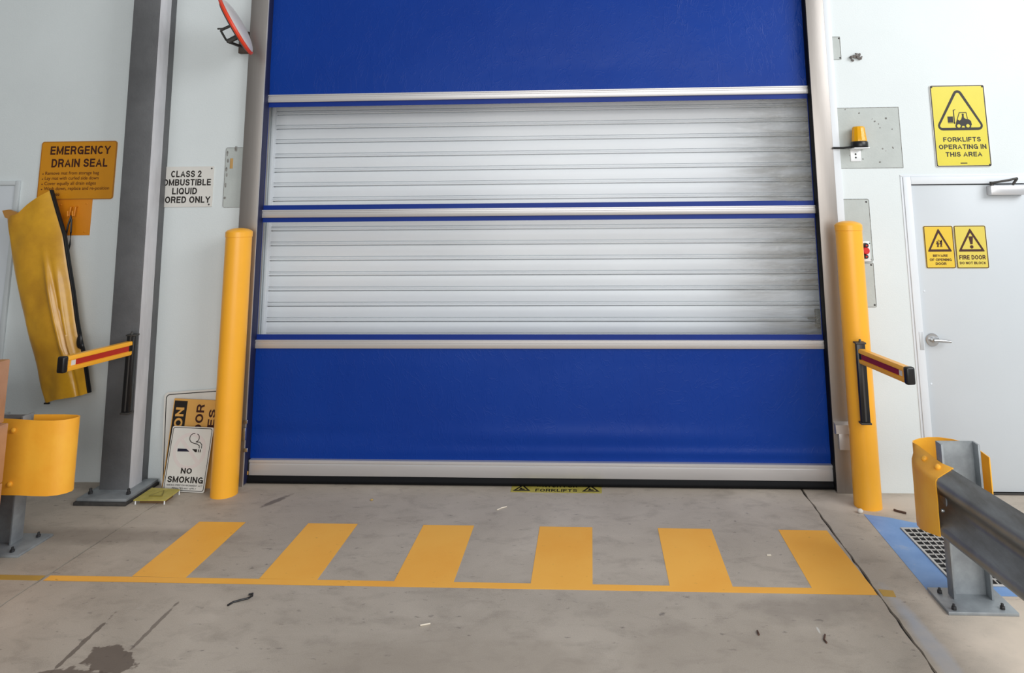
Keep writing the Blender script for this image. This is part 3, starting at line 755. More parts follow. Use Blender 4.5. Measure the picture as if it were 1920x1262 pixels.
# ------------------------------------------------------------------ SWING ARM BARRIERS
def arm_barrier(label, top, bot, hz0, hz1, tip, back, stripe, w=0.055):
    """top/bot: tube end points; hz: arm lower/upper height; tip: plan point of arm end; back: unit vector towards the support"""
    t = thing('swing_arm_barrier', label, 'barrier', (bot[0], bot[1], bot[2]))
    top = Vector(top); bot = Vector(bot); bk = Vector(back)
    ax = top - bot
    b = MB()
    side = ax.normalized().cross(bk).normalized()
    M = Matrix((( *side, 0), (*bk, 0), (*ax.normalized(), 0), (0, 0, 0, 1))).transposed()
    M = Matrix.Translation(bot) @ M
    b.box(-0.026, 0.026, -0.012, 0.020, 0.012, ax.length - 0.02, 0.007, M=M)
    b.box(-0.014, 0.014, 0.018, 0.032, 0.02, ax.length - 0.02, 0.004, M=M)
    b.build('post_housing', BLACK, t)
    b = MB(); b.cyl(bot + bk * 0.0 + Vector((0, 0, 0.02)), top - Vector((0, 0, 0.02)), 0.013, 16)
    b.cyl(top - Vector((0, 0, 0.022)), top + Vector((0, 0, 0.004)), 0.010, 12, 0.006)
    b.build('pivot_rod', DGREY, t)
    for p in (bot + Vector((0, 0, 0.010)), top - Vector((0, 0, 0.018))):
        b = MB(); b.box(-0.030, 0.030, -0.016, 0.032, -0.005, 0.005, 0.002, M=Matrix.Translation(p) @ M.to_3x3().to_4x4()); b.build('bracket', DGREY, t)
    hin = top.lerp(bot, (top.z - (hz0 + hz1) / 2) / ax.length)
    hin = Vector((hin.x, hin.y, (hz0 + hz1) / 2)); tipv = Vector((tip[0], tip[1], (hz0 + hz1) / 2))
    d = tipv - hin; Lg = d.length; d.normalize()
    # arm frame: local x along arm, z up
    zz = Vector((0, 0, 1)); yy = zz.cross(d).normalized()
    A = Matrix(((*d, 0), (*yy, 0), (*zz, 0), (0, 0, 0, 1))).transposed(); A = Matrix.Translation(hin) @ A
    hh = (hz1 - hz0) / 2
    prof = [(-w * 0.30, -hh + 0.004), (w * 0.30, -hh + 0.004), (w * 0.38, -hh + 0.012), (w * 0.38, -hh * 0.42), (w * 0.24, -hh * 0.36), (w * 0.24, hh * 0.36),
            (w * 0.38, hh * 0.42), (w * 0.38, hh - 0.012), (w * 0.30, hh - 0.004), (-w * 0.30, hh - 0.004), (-w * 0.38, hh - 0.012), (-w * 0.38, hh * 0.42), (-w * 0.24, hh * 0.36), (-w * 0.24, -hh * 0.36), (-w * 0.38, -hh * 0.42), (-w * 0.38, -hh + 0.012)]
    b = MB(); b.prism([(0.012, y, z) for y, z in prof], (Lg - 0.045, 0, 0), M=A); arm = b.build('arm', YEL, t)
    b = MB()
    for s in (-1, 1):
        b.box(0.02, Lg - 0.09, min(s * w * 0.2, s * w * 0.25), max(s * w * 0.2, s * w * 0.25), -hh * 0.34, hh * 0.34, M=A)
    b.build('reflective_stripe', stripe, arm)
    b = MB()
    for s in (-1, 1):
        b.box(Lg - 0.088, Lg - 0.06, min(s * w * 0.2, s * w * 0.25), max(s * w * 0.2, s * w * 0.25), -hh * 0.3, hh * 0.3, M=A)
    b.build('maker_label', SWHT, arm)
    b = MB(); b.box(Lg - 0.034, Lg, -w * 0.44, w * 0.44, -hh, hh, 0.010, 3, M=A); b.build('end_cap', BLACK, arm)
    b = MB(); b.box(-0.012, 0.03, -w * 0.30, w * 0.30, -hh * 0.9, hh * 0.9, 0.006, M=A); b.build('hinge_clamp', BLACK, t)
    return t
top = atY(245, 622, -0.29); bot = atY(239, 776, -0.29)
x_ = (top.x + bot.x) / 2 - 0.004
tipL = atZ(112, 684, 0.893)
arm_barrier('yellow swing arm with bright red stripe on black post, fixed to the grey column', (x_, -0.285, 0.985), (x_, -0.285, 0.49), 0.845, 0.936, (tipL.x, tipL.y), (0, 1, 0), RED)
tR = atY(1613, 637, -0.365); bR = atY(1622, 797, -0.365)
tipR = atZ(1709, 706, 0.866)
arm_barrier('yellow swing arm with dark red stripe fixed to the right bollard', ((tR.x + bR.x) / 2, -0.368, tR.z), ((tR.x + bR.x) / 2, -0.368, bR.z), 0.822, 0.911, (tipR.x, tipR.y), (0, 1, 0), MAROON)

# ------------------------------------------------------------------ GUARD RAILS
def wprofile(zc, depth, h=0.31):
    """(offset outwards, z) of a W-beam"""
    return [(0.0, zc + h / 2), (0.006, zc + h / 2 - 0.006), (depth * 0.9, zc + 0.118), (depth, zc + 0.105), (depth, zc + 0.088), (depth * 0.9, zc + 0.074),
            (0.010, zc + 0.022), (0.004, zc + 0.010), (0.004, zc - 0.010), (0.010, zc - 0.022),
            (depth * 0.9, zc - 0.074), (depth, zc - 0.088), (depth, zc - 0.105), (depth * 0.9, zc - 0.118), (0.006, zc - h / 2 + 0.006), (0.0, zc - h / 2)]
def rail_post(t, x0, x1, y0, y1, zt, zb, web_y):
    b = MB(); b.box(x0, x0 + 0.010, y0, y1, zb, zt, 0.001); b.box(x1 - 0.010, x1, y0, y1, zb, zt, 0.001); b.box(x0 + 0.008, x1 - 0.008, web_y - 0.004, web_y + 0.004, zb, zt)
    return b.build('rail_post', GALV, t)
def bolt(t, p, n, r=0.013, m=None):
    p = Vector(p); n = Vector(n).normalized(); M = Matrix.Translation(p) @ n.to_track_quat('Z', 'Y').to_matrix().to_4x4()
    b = MB(); b.lathe([(r, -0.002), (r, 0.003), (r * 0.85, 0.008), (r * 0.5, 0.011), (0.001, 0.012)], 16, M); return b.build('bolt', m or BULL, t)
gr = thing('guard_rail', 'galvanised crash barrier with yellow rounded end at the right edge', 'guard rail', (2.03, -1.25, 0))
MB().box(1.890, 2.185, -1.345, -1.150, 0.0, 0.014, 0.002).build('base_plate', GALV, gr)
for u, v in ((1762, 1112), (1789, 1143), (1880, 1142), (1850, 1112)):
    q = atZ(u, v, 0.014); b = MB(); b.cyl((q.x, q.y, 0.014), (q.x, q.y, 0.026), 0.011, 6); b.cyl((q.x, q.y, 0.024), (q.x, q.y, 0.036), 0.006, 8); b.build('anchor_bolt', BOLTM, gr)
rail_post(gr, 1.962, 2.135, -1.250, -1.196, 0.660, 0.014, -1.200)
P0 = Vector((1.986, -1.36)); dr = Vector((0.0968, -0.9953))          # rail runs towards the camera
nr = Vector((-dr.y, dr.x)) * -1                                      # outwards (to the left)
prof = wprofile(0.415, 0.075)
def railpt(s, o, z, base=P0): q = base + dr * s + Vector((-0.9953, -0.0968)) * o; return (q.x, q.y, z)
rows = [[railpt(s, o, z) for o, z in prof] for s in (-0.22, 0.3, 0.8, 1.3, 1.75)]
MB().loft(rows, 0.004).build('beam', BEAM, gr, smooth=45)
# yellow bullnose: W shaped front leg, then flared sheet round to the rear leg
def bullnose(t, stations, thick=0.005, name='end_terminal'):
    rows = []
    for (x, y), (nx_, ny_), zt, zb, wf in stations:
        zc = (zt + zb) / 2; h = zt - zb
        pr = [(0.0, 0.155), (0.006, 0.152), (0.030, 0.136), (0.062, 0.114), (0.074, 0.102), (0.077, 0.088), (0.077, 0.05), (0.076, 0.0), (0.077, -0.05), (0.077, -0.10), (0.077, -0.135), (0.076, -0.155)]
        row = []
        for o, z in pr:
            zz = zc + z / 0.31 * h
            oo = o * wf
            row.append((x + nx_ * oo, y + ny_ * oo, zz))
        rows.append(row)
    b = MB(); b.loft(rows, thick); return b.build(name, BULL, t, smooth=40)
out = (-0.9953, -0.0968)
st = [((1.984, -1.300), out, 0.578, 0.295, 1.14), ((1.962, -1.250), out, 0.579, 0.285, 1.0), ((1.956, -1.20), out, 0.581, 0.272, 0.95), ((1.952, -1.14), out, 0.588, 0.258, 0.9), ((1.938, -1.06), out, 0.598, 0.240, 0.45), ((1.928, -1.030), (-1, 0.1), 0.600, 0.238, 0.0),
      ((1.940, -1.005), (-0.7, 0.7), 0.600, 0.238, 0.0), ((1.985, -0.972), (-0.4, 0.9), 0.600, 0.238, 0.0), ((2.037, -0.952), (0, 1), 0.600, 0.238, 0.0),
      ((2.09, -0.950), (0.1, 1), 0.600, 0.238, 0.0), ((2.14, -0.975), (0.6, 0.8), 0.600, 0.238, 0.0), ((2.18, -1.02), (0.9, 0.3), 0.60, 0.238, 0.0), ((2.198, -1.07), (1, 0.1), 0.600, 0.238, 0.0), ((2.200, -1.20), (1, 0), 0.59, 0.24, 0.0)]
bn = bullnose(gr, st)
for u, v in ((1733, 860), (1758, 876)):
    og = origin(gr)
    tree = BVHTree.FromPolygons([w_.co + og for w_ in bn.data.vertices], [list(f.vertices) for f in bn.data.polygons])
    q, nq, _, _ = tree.ray_cast(CAM, ray(u, v).normalized())
    if q is not None: bolt(bn, q, nq if nq.dot(CAM - q) > 0 else -nq, 0.014)
q = atY(1768, 957, -1.30); bolt(gr, q, (-1, -0.2, -0.1), 0.009, CHROME)

gl = thing('guard_rail', 'yellow rounded crash barrier end at the left edge behind the cartons', 'guard rail', (-2.76, -0.88, 0))
MB().box(-2.90, -2.565, -1.0, -0.76, 0.0, 0.012, 0.002).build('base_plate', GALV, gl)
for x, y in ((-2.62, -0.80), (-2.625, -0.965)):
    b = MB(); b.cyl((x, y, 0.012), (x, y, 0.024), 0.012, 6); b.cyl((x, y, 0.022), (x, y, 0.036), 0.006, 8); b.build('anchor_bolt', BOLTM, gl)
b = MB(); b.box(-2.70, -2.69, -0.90, -0.82, 0.012, 0.655, 0.001); b.box(-2.84, -2.83, -0.90, -0.82, 0.012, 0.655, 0.001); b.box(-2.83, -2.70, -0.87, -0.862, 0.012, 0.655)
b.build('rail_post', GALV, gl)
rows = [[(x, -0.915 - o * 0.45, z) for o, z in wprofile(0.46, 0.075)] for x in (-2.72, -3.2, -3.7)]
MB().loft(rows, 0.004).build('beam', BEAM, gl, smooth=45)
o_ = (0, -1)
st = [((-2.78, -0.935), o_, 0.655, 0.285, 0.3), ((-2.70, -0.940), o_, 0.653, 0.283, 0.3), ((-2.63, -0.948), o_, 0.652, 0.280, 0.1), ((-2.56, -0.955), o_, 0.65, 0.277, 0.0), ((-2.477, -0.955), o_, 0.65, 0.277, 0), ((-2.432, -0.942), (0.5, -0.8), 0.65, 0.277, 0),
      ((-2.402, -0.915), (0.9, -0.4), 0.65, 0.277, 0), ((-2.392, -0.885), (1, 0), 0.65, 0.277, 0), ((-2.40, -0.862), (0.8, 0.6), 0.65, 0.277, 0), ((-2.43, -0.848), (0.3, 1), 0.65, 0.277, 0), ((-2.507, -0.840), (0, 1), 0.65, 0.277, 0), ((-2.618, -0.842), (0, 1), 0.65, 0.277, 0), ((-2.670, -0.846), (0, 1), 0.65, 0.277, 0)]
bl = bullnose(gl, st)
for u, v in ((25, 807), (18, 908)):
    q = atY(u, v, -0.962); bolt(bl, q, (0.1, -1, 0.1), 0.013)

# ------------------------------------------------------------------ CARTONS at the far left
zs = [0.125, 0.405, 0.69, 1.0]
names = ['lowest cardboard carton of the wrapped stack at the left edge, resting on the pallet', 'middle cardboard carton of the wrapped stack at the left edge', 'topmost cardboard carton of the wrapped stack at the left edge']
for k in range(3):
    off = (0.012, 0.0, 0.006)[k]
    t = thing('cardboard_carton', names[k], 'box', (-3.0, -1.5, zs[k]))
    xr = atY(12, 840, -1.12).x - off + (0.012, 0, -0.02)[k]
    MB().box(xr - 0.75, xr, -1.90, -1.12, zs[k], zs[k + 1] - 0.002, 0.006).build('carton_body', CARD, t)
    MB().box(xr - 0.74, xr + 0.001, -1.53, -1.48, zs[k] + 0.01, zs[k + 1] - 0.001, 0.0005).build('packing_tape', TAPE, t)
t = thing('wooden_pallet', 'wooden pallet under the stack of cartons at the left edge', 'pallet', (-3.0, -1.5, 0))
b = MB()
for i in range(6): b.box(-3.36, -2.57, -1.92 + i * 0.138, -1.82 + i * 0.138, 0.105, 0.124, 0.002)
b.build('deck_boards', WOOD, t)
b = MB()
for x in (-3.34, -3.01, -2.67): b.box(x, x + 0.09, -1.91, -1.14, 0.0, 0.105, 0.003)
b.build('bearers', WOOD, t)

# ------------------------------------------------------------------ YELLOW DRAIN SEAL BAG
bagY = -0.125
edgeL = [(14, 408), (17, 436), (22, 480), (32, 530), (40, 572), (48, 606), (58, 645), (69, 690), (77, 725), (85, 757)]
edgeR = [(97, 356), (109, 398), (122, 442), (130, 496), (138, 545), (145, 600), (152, 640), (158, 664), (163, 700), (168, 736)]
def samp(E, t):
    f = t * (len(E) - 1); i = min(int(f), len(E) - 2); f -= i
    return (E[i][0] * (1 - f) + E[i + 1][0] * f, E[i][1] * (1 - f) + E[i + 1][1] * f)
root = atY(90, 560, bagY)
bag = thing('drain_seal_bag', 'glossy yellow vinyl bag with black edge hanging on the far left wall', 'bag', (root.x, YW_L, 0.5))
NU, NV = 36, 60
def bagpt(s, t):
    a = samp(edgeL, t); b_ = samp(edgeR, t)
    u = a[0] * (1 - s) + b_[0] * s; v = a[1] * (1 - s) + b_[1] * s
    if t > 0.86:      # bottom edge: notch toward the right
        k = (t - 0.86) / 0.14
        v += k * 10 * math.sin(s * math.pi) * (s - 0.62)
    if t < 0.08: v += 7 * math.exp(-((s - 0.28) / 0.16) ** 2) * (1 - t / 0.08)
    q = atY(u, v, bagY)
    d = 0.042 * math.sin(math.pi * s) ** 0.7 * (0.6 + 0.4 * math.sin(math.pi * t))
    fold = 0.020 * math.exp(-((s - 0.62 - 0.10 * t) / 0.05) ** 2) * max(0, min(1, (t - 0.22) / 0.2)) * max(0, min(1, (0.85 - t) / 0.15))
    fold += 0.014 * math.exp(-((s - 0.80) / 0.04) ** 2) * max(0, min(1, (t - 0.3) / 0.2)) * max(0, min(1, (0.95 - t) / 0.2))
    fold -= 0.012 * math.exp(-((s - 0.71 - 0.05 * t) / 0.04) ** 2) * max(0, min(1, (t - 0.25) / 0.2))
    wr = 0.007 * math.sin(9 * s + 11 * t) * math.sin(7 * t + 2) * math.sin(math.pi * s) + 0.005 * math.sin(23 * t + 8 * s) * max(0, 0.5 - s) + 0.004 * math.exp(-((s - 0.15) / 0.12) ** 2) * math.sin(31 * t)
    y = bagY - d - fold - wr
    return Vector((q.x, y, q.z))
grid = [[bagpt(i / NU, j / NV) for i in range(NU + 1)] for j in range(NV + 1)]
MB().loft(grid, 0.003).build('front_sheet', VINYL, bag, smooth=70)
back = [[Vector((p.x, min(YW_L - 0.008, bagY + 0.012 + 0.018 * math.sin(math.pi * i / NU)), p.z)) for i, p in enumerate(r)] for r in grid]
MB().loft(back, 0.003).build('back_sheet', VINYL, bag, smooth=70)
tr_ = [Vector((r[-1].x, bagY, r[-1].z)) for r in grid]
rows = [[p + Vector((-0.009, -0.010, 0)), p + Vector((0.002, -0.012, 0)), p + Vector((0.007, -0.004, 0)), p + Vector((0.007, 0.010, 0)), p + Vector((-0.002, 0.014, 0))] for p in tr_]
MB().loft(rows, 0.002).build('black_binding', BLACK, bag, smooth=60)
# torn buckle low on the edge, small flap at the top left, hanging loop
q = atY(149, 640, bagY - 0.02); b = MB(); b.sphere((q.x, q.y, q.z), (0.020, 0.010, 0.045)); b.sphere((q.x + 0.014, q.y, q.z - 0.03), (0.018, 0.008, 0.02)); b.build('strap_buckle', BLACK, bag)
pts = [atY(u, v, bagY - 0.012) for u, v in ((4, 395), (16, 393), (33, 399), (40, 404), (20, 412), (9, 408))]
MB().prism(pts, (0, 0.02, 0)).build('corner_flap', mat('tan_vinyl', rgb(176, 126, 62), 0.5), bag)
lp = [atY(u, v, -0.09) for u, v in ((123, 446), (127, 425), (131, 412), (133, 405), (134, 412), (133, 435), (131, 458), (128, 470))]
MB().tube(lp, 0.006, 8).build('hanging_loop', BLACK, bag)
q = atY(88, 756, bagY); MB().box(q.x - 0.018, q.x + 0.018, bagY - 0.006, bagY + 0.006, q.z - 0.006, q.z + 0.004, 0.002).build('bottom_clip', BLACK, bag)

# ------------------------------------------------------------------ WALL SIGNS
def wall_sign(name, label, pts, yw, stand=0.004, cat='sign', rot=0.0):
    a = [atY(u, v, yw - stand) for u, v in pts]
    x0 = (a[0].x + a[3].x) / 2; x1 = (a[1].x + a[2].x) / 2; z1 = (a[0].z + a[1].z) / 2; z0 = (a[2].z + a[3].z) / 2
    t = thing(name, label, cat, ((x0 + x1) / 2, yw - stand, (z0 + z1) / 2), (0, rot, 0))
    return t, (x1 - x0) / 2, (z1 - z0) / 2
def screw(t, x, z, y, r=0.006, m=None):
    b = MB(); b.lathe([(r, 0), (r, 0.001), (r * 0.6, 0.003), (0.0005, 0.0035)], 12, Matrix.Translation((x, y, z)) @ Matrix.Rotation(math.pi / 2, 4, 'X')); b.build('screw', m or DGREY, t, local=True)

# EMERGENCY DRAIN SEAL
s, hw, hh = wall_sign('emergency_sign', 'ochre sign on the left wall lettered EMERGENCY DRAIN SEAL above the yellow bag', ((79, 266), (220, 264), (212, 375), (70, 373)), YW_L)
panel('sign_panel', -hw, hw, -hh, hh, 0.02, SORG, s, -0.003, 0.003)
flat('border', [rrect(-hw, hw, -hh, hh, 0.02), rrect(-hw + .006, hw - .006, -hh + .006, hh - .006, 0.016)], mat('worn_edge', rgb(170, 110, 30), 0.5), s, -0.0035)
caps('lettering', 'EMERGENCY', INKB, s, -hw + 2 * hw * .525, hh - 2 * hh * .155, 2 * hw * .80, 0.058, -0.0038)
caps('lettering', 'DRAIN SEAL', INKB, s, -hw + 2 * hw * .525, hh - 2 * hh * .375, 2 * hw * .74, 0.058, -0.0038)
for i, (ln, w_) in enumerate((('Remove mat from storage bag', .71), ('Lay mat with curled side down', .71), ('Cover equally all drain edges', .68), ('Wash down, replace and re-position', .86))):
    flat('bullet', [circ(-hw + 2 * hw * .055, hh - 2 * hh * (.56 + i * .088), 0.0045, 12)], INKS, s, -0.0038)
    text('instructions', ln, INKS, s, -hw + 2 * hw * (.085 + w_ / 2), hh - 2 * hh * (.555 + i * .088), 2 * hw * w_, 0.030, -0.0038, 0.008)
text('instructions', 'after use', INKS, s, -hw + 2 * hw * .20, hh - 2 * hh * .905, 2 * hw * .20, 0.024, -0.0038, 0.008)
# hook plate underneath
a = atY(105, 376, YW_L); c = atY(167, 441, YW_L)
hp = thing('hook_plate', 'orange plate with two hooks under the EMERGENCY DRAIN SEAL sign', 'hook', ((a.x + c.x) / 2, YW_L, (a.z + c.z) / 2))
b = MB(); b.box(a.x - 0.01, c.x + 0.004, YW_L - 0.004, YW_L, c.z, a.z + 0.01, 0.001); b.build('plate', SORG2, hp)
for u in (130, 139):
    q = atY(u, 398, YW_L - 0.03)
    b = MB(); b.tube([(q.x, YW_L, q.z + 0.04), (q.x, YW_L - 0.02, q.z + 0.035), (q.x, YW_L - 0.030, q.z - 0.03), (q.x, YW_L - 0.042, q.z - 0.025), (q.x, YW_L - 0.046, q.z + 0.01)], 0.006, 10); b.build('hook', SORG2, hp)
for u, v in ((115, 384), (163, 382), (159, 435)):
    q = atY(u, v, YW_L); MB().sphere((q.x, YW_L - 0.004, q.z), (0.008, 0.003, 0.005)).build('rivet', SORG2, hp)

# CLASS 2 COMBUSTIBLE LIQUID STORED ONLY (left part behind the column)
s, hw, hh = wall_sign('combustible_sign', 'white sign behind the column lettered CLASS 2 COMBUSTIBLE LIQUID STORED ONLY', ((284, 313), (402, 312), (397, 388), (278, 388)), YW_L)
panel('sign_panel', -hw, hw, -hh, hh, 0.004, SWHT, s, -0.003, 0.003)
s_loc = Vector(s.location)
q = lambda u, v: atY(u, v, YW_L - 0.007) - s_loc
for body, ul, ur, v, px in (('CLASS 2', 321, 378, 326.5, 12), ('COMBUSTIBLE', 296, 395.5, 342.5, 12.5), ('LIQUID', 323, 369.5, 358.5, 12), ('STORED ONLY', 290, 394.5, 375, 12.5)):
    A = q(ul, v); B = q(ur, v); caps('lettering', body, INK, s, (A.x + B.x) / 2, A.z, B.x - A.x, 0.0445, -0.0035)
screw(s, hw - 0.015, hh - 0.015, -0.003); screw(s, hw - 0.02, -hh + 0.015, -0.003)

# FORKLIFTS OPERATING IN THIS AREA
s, hw, hh = wall_sign('forklift_sign', 'tall yellow sign above the fire door lettered FORKLIFTS OPERATING IN THIS AREA', ((1742, 160), (1844, 159), (1860, 313), (1755, 313)), YW_R)
SW, SH = 2 * hw, 2 * hh
panel('sign_panel', -hw, hw, -hh, hh, 0.012, SWHT, s, -0.003, 0.003)
flat('border', [rrect(-hw + .003, hw - .003, -hh + .003, hh - .003, 0.011), rrect(-hw + .0085, hw - .0085, -hh + .0085, hh - .0085, 0.009)], INK, s, -0.0035)
flat('yellow_face', [rrect(-hw + .0095, hw - .0095, -hh + .0095, hh - .0095, 0.008)], SYEL, s, -0.0034)
X = lambda f: -hw + SW * f
Z = lambda f: hh - SH * f
tri = [(X(.5), Z(.03)), (X(.06), Z(.575)), (X(.94), Z(.575))]
tri = [(X(.50), Z(.005)), (X(.035), Z(.557)), (X(.965), Z(.557))]
flat('warning_triangle', [rtri(tri, 0.030), rtri([(X(.5), Z(.072)), (X(.105), Z(.525)), (X(.895), Z(.525))], 0.013)], INK, s, -0.0042)
# forklift pictogram
cx, cz = X(.49), Z(.42); u_ = SW * 0.01
def P(l): return [(cx + x * u_, cz + z * u_) for x, z in l]
loops = [P([(-21, -6), (-11, -6), (-11, 5), (-21, 5)]), P([(-10, -9), (-8.2, -9), (-8.2, 16), (-5.5, 17.5), (-5.5, 18.6), (-9, 17.6), (-10, 17.6)]), P([(-21, -7.5), (-8, -7.5), (-8, -6.4), (-21, -6.4)]),
         P([(-7, -8), (-4, 0), (0, -3), (3, -1.5), (5, 3), (6, 7), (8.5, 7), (9, 2), (12, 0), (17, -0.5), (21, -4), (22, -11), (20, -13), (-7, -13)]),
         P([(-4.6, -1), (0.6, 12.6), (14, 12.6), (15.6, 0), (14.3, 0), (12.9, 11.2), (1.6, 11.2), (-3.4, -1.5)])]
flat('forklift_pictogram', loops[:3], INK, s, -0.0042); flat('forklift_pictogram', [loops[3]], INK, s, -0.0042); flat('forklift_pictogram', [loops[4]], INK, s, -0.0042)
flat('forklift_pictogram', [circ(cx + 7.2 * u_, cz + 8.2 * u_, 1.9 * u_)], INK, s, -0.0042)
for wx in (-2, 14.5):
    flat('wheel', [circ(cx + wx * u_, cz - 13 * u_, 6 * u_)], INK, s, -0.0047); flat('wheel_hub', [circ(cx + wx * u_, cz - 13 * u_, 3.2 * u_)], SYEL, s, -0.0052)
caps('lettering', 'FORKLIFTS', INK, s, X(.505), Z(.668), SW * .68, SH * .056, -0.0038)
caps('lettering', 'OPERATING IN', INK, s, X(.505), Z(.757), SW * .86, SH * .056, -0.0038)
caps('lettering', 'THIS AREA', INK, s, X(.515), Z(.848), SW * .66, SH * .056, -0.0038)
flat('small_mark', [stroke([(X(.44), Z(.955)), (X(.56), Z(.955))], 0.006)], INK, s, -0.0042)
for sx_, sz_ in ((1, 1), (1, -1), (-1, 1)): screw(s, sx_ * (hw - .014), sz_ * (hh - .014), -0.004, 0.005)

# door signs
yd = YW_R + 0.004
def tri_sign(name, label, pts, face):
    s, hw, hh = wall_sign(name, label, pts, yd, 0.0035)
    panel('sign_panel', -hw, hw, -hh, hh, 0.010, face, s, -0.0015, 0.003)
    flat('border', [rrect(-hw + .001, hw - .001, -hh + .001, hh - .001, 0.0095), rrect(-hw + .0055, hw - .0055, -hh + .0055, hh - .0055, 0.006)], INKB, s, -0.002)
    SW, SH = 2 * hw, 2 * hh
    X = lambda f: -hw + SW * f
    Z = lambda f: hh - SH * f
    flat('warning_triangle', [rtri([(X(.5), Z(.06)), (X(.085), Z(.61)), (X(.915), Z(.61))], 0.004), rtri([(X(.5), Z(.165)), (X(.19), Z(.557)), (X(.81), Z(.557))], 0.002)], INKB, s, -0.0025)
    return s, hw, hh, X, Z
s, hw, hh, X, Z = tri_sign('opening_door_sign', 'small yellow sign on the fire door lettered BEWARE OF OPENING DOOR', ((1731, 424), (1786, 423), (1792, 503), (1737, 503)), SYEL2)
cx, cz, u_ = X(.5), Z(.42), hw * 0.02
for bx, sg in ((-5, 1), (6, 1)):
    flat('person_pictogram', [circ(cx + (bx - 2) * u_, cz + 6 * u_, 2.3 * u_)], INKB, s, -0.0025)
    flat('person_pictogram', [[(cx + (bx + x) * u_, cz + z * u_) for x, z in ((-6, -1), (-3, 4), (1, 4), (4, 0), (3, -4), (2, -6), (3.5, -12), (1, -12), (0, -6), (-1.5, -12), (-4, -12), (-2, -4), (-3, -1), (-5, -3))]], INKB, s, -0.0025)
flat('door_pictogram', [stroke([(cx - 3 * u_, cz + 3 * u_), (cx - 3 * u_, cz + 13 * u_), (cx + 4 * u_, cz + 8 * u_), (cx + 9 * u_, cz + 13 * u_), (cx + 9 * u_, cz + 2 * u_)], 1.3 * u_)], INKB, s, -0.0032)
caps('lettering', 'BEWARE', INKB, s, X(.5), Z(.705), hw * 2 * .50, hh * 2 * .06, -0.0022)
caps('lettering', 'OF OPENING', INKB, s, X(.5), Z(.80), hw * 2 * .74, hh * 2 * .06, -0.0022)
caps('lettering', 'DOOR', INKB, s, X(.5), Z(.893), hw * 2 * .36, hh * 2 * .06, -0.0022)
s, hw, hh, X, Z = tri_sign('fire_door_sign', 'small yellow sign with exclamation mark on the door lettered FIRE DOOR DO NOT BLOCK', ((1787.5, 423), (1848, 423), (1854, 503), (1795, 503)), SYEL3)
flat('exclamation_mark', [rtri([(X(.435), Z(.255)), (X(.575), Z(.255)), (X(.545), Z(.44)), (X(.475), Z(.44))], 0.002), circ(X(.51), Z(.50), 0.0105)], INKB, s, -0.0025)
caps('lettering', 'FIRE DOOR', INKB, s, X(.5), Z(.745), hw * 2 * .82, hh * 2 * .10, -0.0022)
caps('lettering', 'DO NOT BLOCK', INKB, s, X(.5), Z(.875), hw * 2 * .82, hh * 2 * .06, -0.0022)

# ------------------------------------------------------------------ BARE PATCHES AND PLATES ON THE WALLS
def patch(name, label, pts, yw, r=0.01, screws=(), proud=0.003, cat='patch', edge=True):
    a = [atY(u, v, yw) for u, v in pts]
    x0 = (a[0].x + a[3].x) / 2; x1 = (a[1].x + a[2].x) / 2; z1 = (a[0].z + a[1].z) / 2; z0 = (a[2].z + a[3].z) / 2
    t = thing(name, label, cat, ((x0 + x1) / 2, yw, (z0 + z1) / 2))
    hw, hh = (x1 - x0) / 2, (z1 - z0) / 2
    panel('plate', -hw, hw, -hh, hh, r, PATCH, t, -proud, 0.0)
    if edge:
        flat('ragged_edge', [rrect(-hw, hw, -hh, hh, r), rrect(-hw + .003, hw - .0035, -hh + .0025, hh - .0035, r * .7)], PEEL, t, -proud - 0.0006)
    for fx, fz in screws: screw(t, fx * hw, fz * hh, -proud, 0.006)
    return t, hw, hh
t, hw, hh = patch('wall_patch', 'unpainted grey patch with black edge left of the left door track', ((424, 277), (470, 276), (463, 389), (418, 389)), YW_L, 0.014)
MB().box(-hw + 0.035, -hw + 0.055, -0.006, -0.001, 0.06, 0.13, 0.001).build('tan_sticker', TAN, t, local=True)
rn = random.Random(3)
for k in range(9):
    e = rn.choice((-hw + 0.012, rn.uniform(-hw, 0.0)))
    z = rn.uniform(-hh, hh) if e < -hw + 0.02 else hh - 0.01
    MB().sphere((e, -0.003, z), (rn.uniform(.003, .008), 0.0015, rn.uniform(.008, .022))).build('paint_tear', PEEL, t, local=True)
t, hw, hh = patch('wall_patch', 'large square unpainted grey patch behind the amber beacon', ((1563, 203), (1684, 200), (1694, 315), (1574, 316)), YW_R, 0.003)
for k in range(16):
    x = rn.choice((rn.uniform(-hw + .06, -hw + .16), rn.uniform(0.03, hw - 0.02))); z = rn.choice((rn.uniform(0.05, hh - .02), rn.uniform(-hh, hh)))
    MB().sphere((x, -0.003, z), (rn.uniform(.002, .008), 0.001, rn.uniform(.003, .008)), M=Matrix.Rotation(rn.uniform(-1, 1), 4, 'Y'), seg=10).build('paint_tear', PEEL, t, local=True)
patch('wall_plate', 'small grey plate with dark corners high beside the right door track', ((1556, 69), (1575, 69), (1577, 112), (1560, 112)), YW_R, 0.004, ((.75, .85), (.75, -.85)))
t, hw, hh = patch('wall_plate', 'grey plate behind the top of the right bollard carrying the red buttons', ((1574, 373), (1629, 373), (1637.5, 491), (1582, 491)), YW_R, 0.014, ((.8, .9), (.8, -.93)))
patch('wall_plate', 'narrow grey plate below the red buttons behind the right bollard', ((1590, 492.5), (1637.5, 492.5), (1643.5, 576), (1596, 576)), YW_R, 0.008, ((.8, .9), (.85, -.9)))
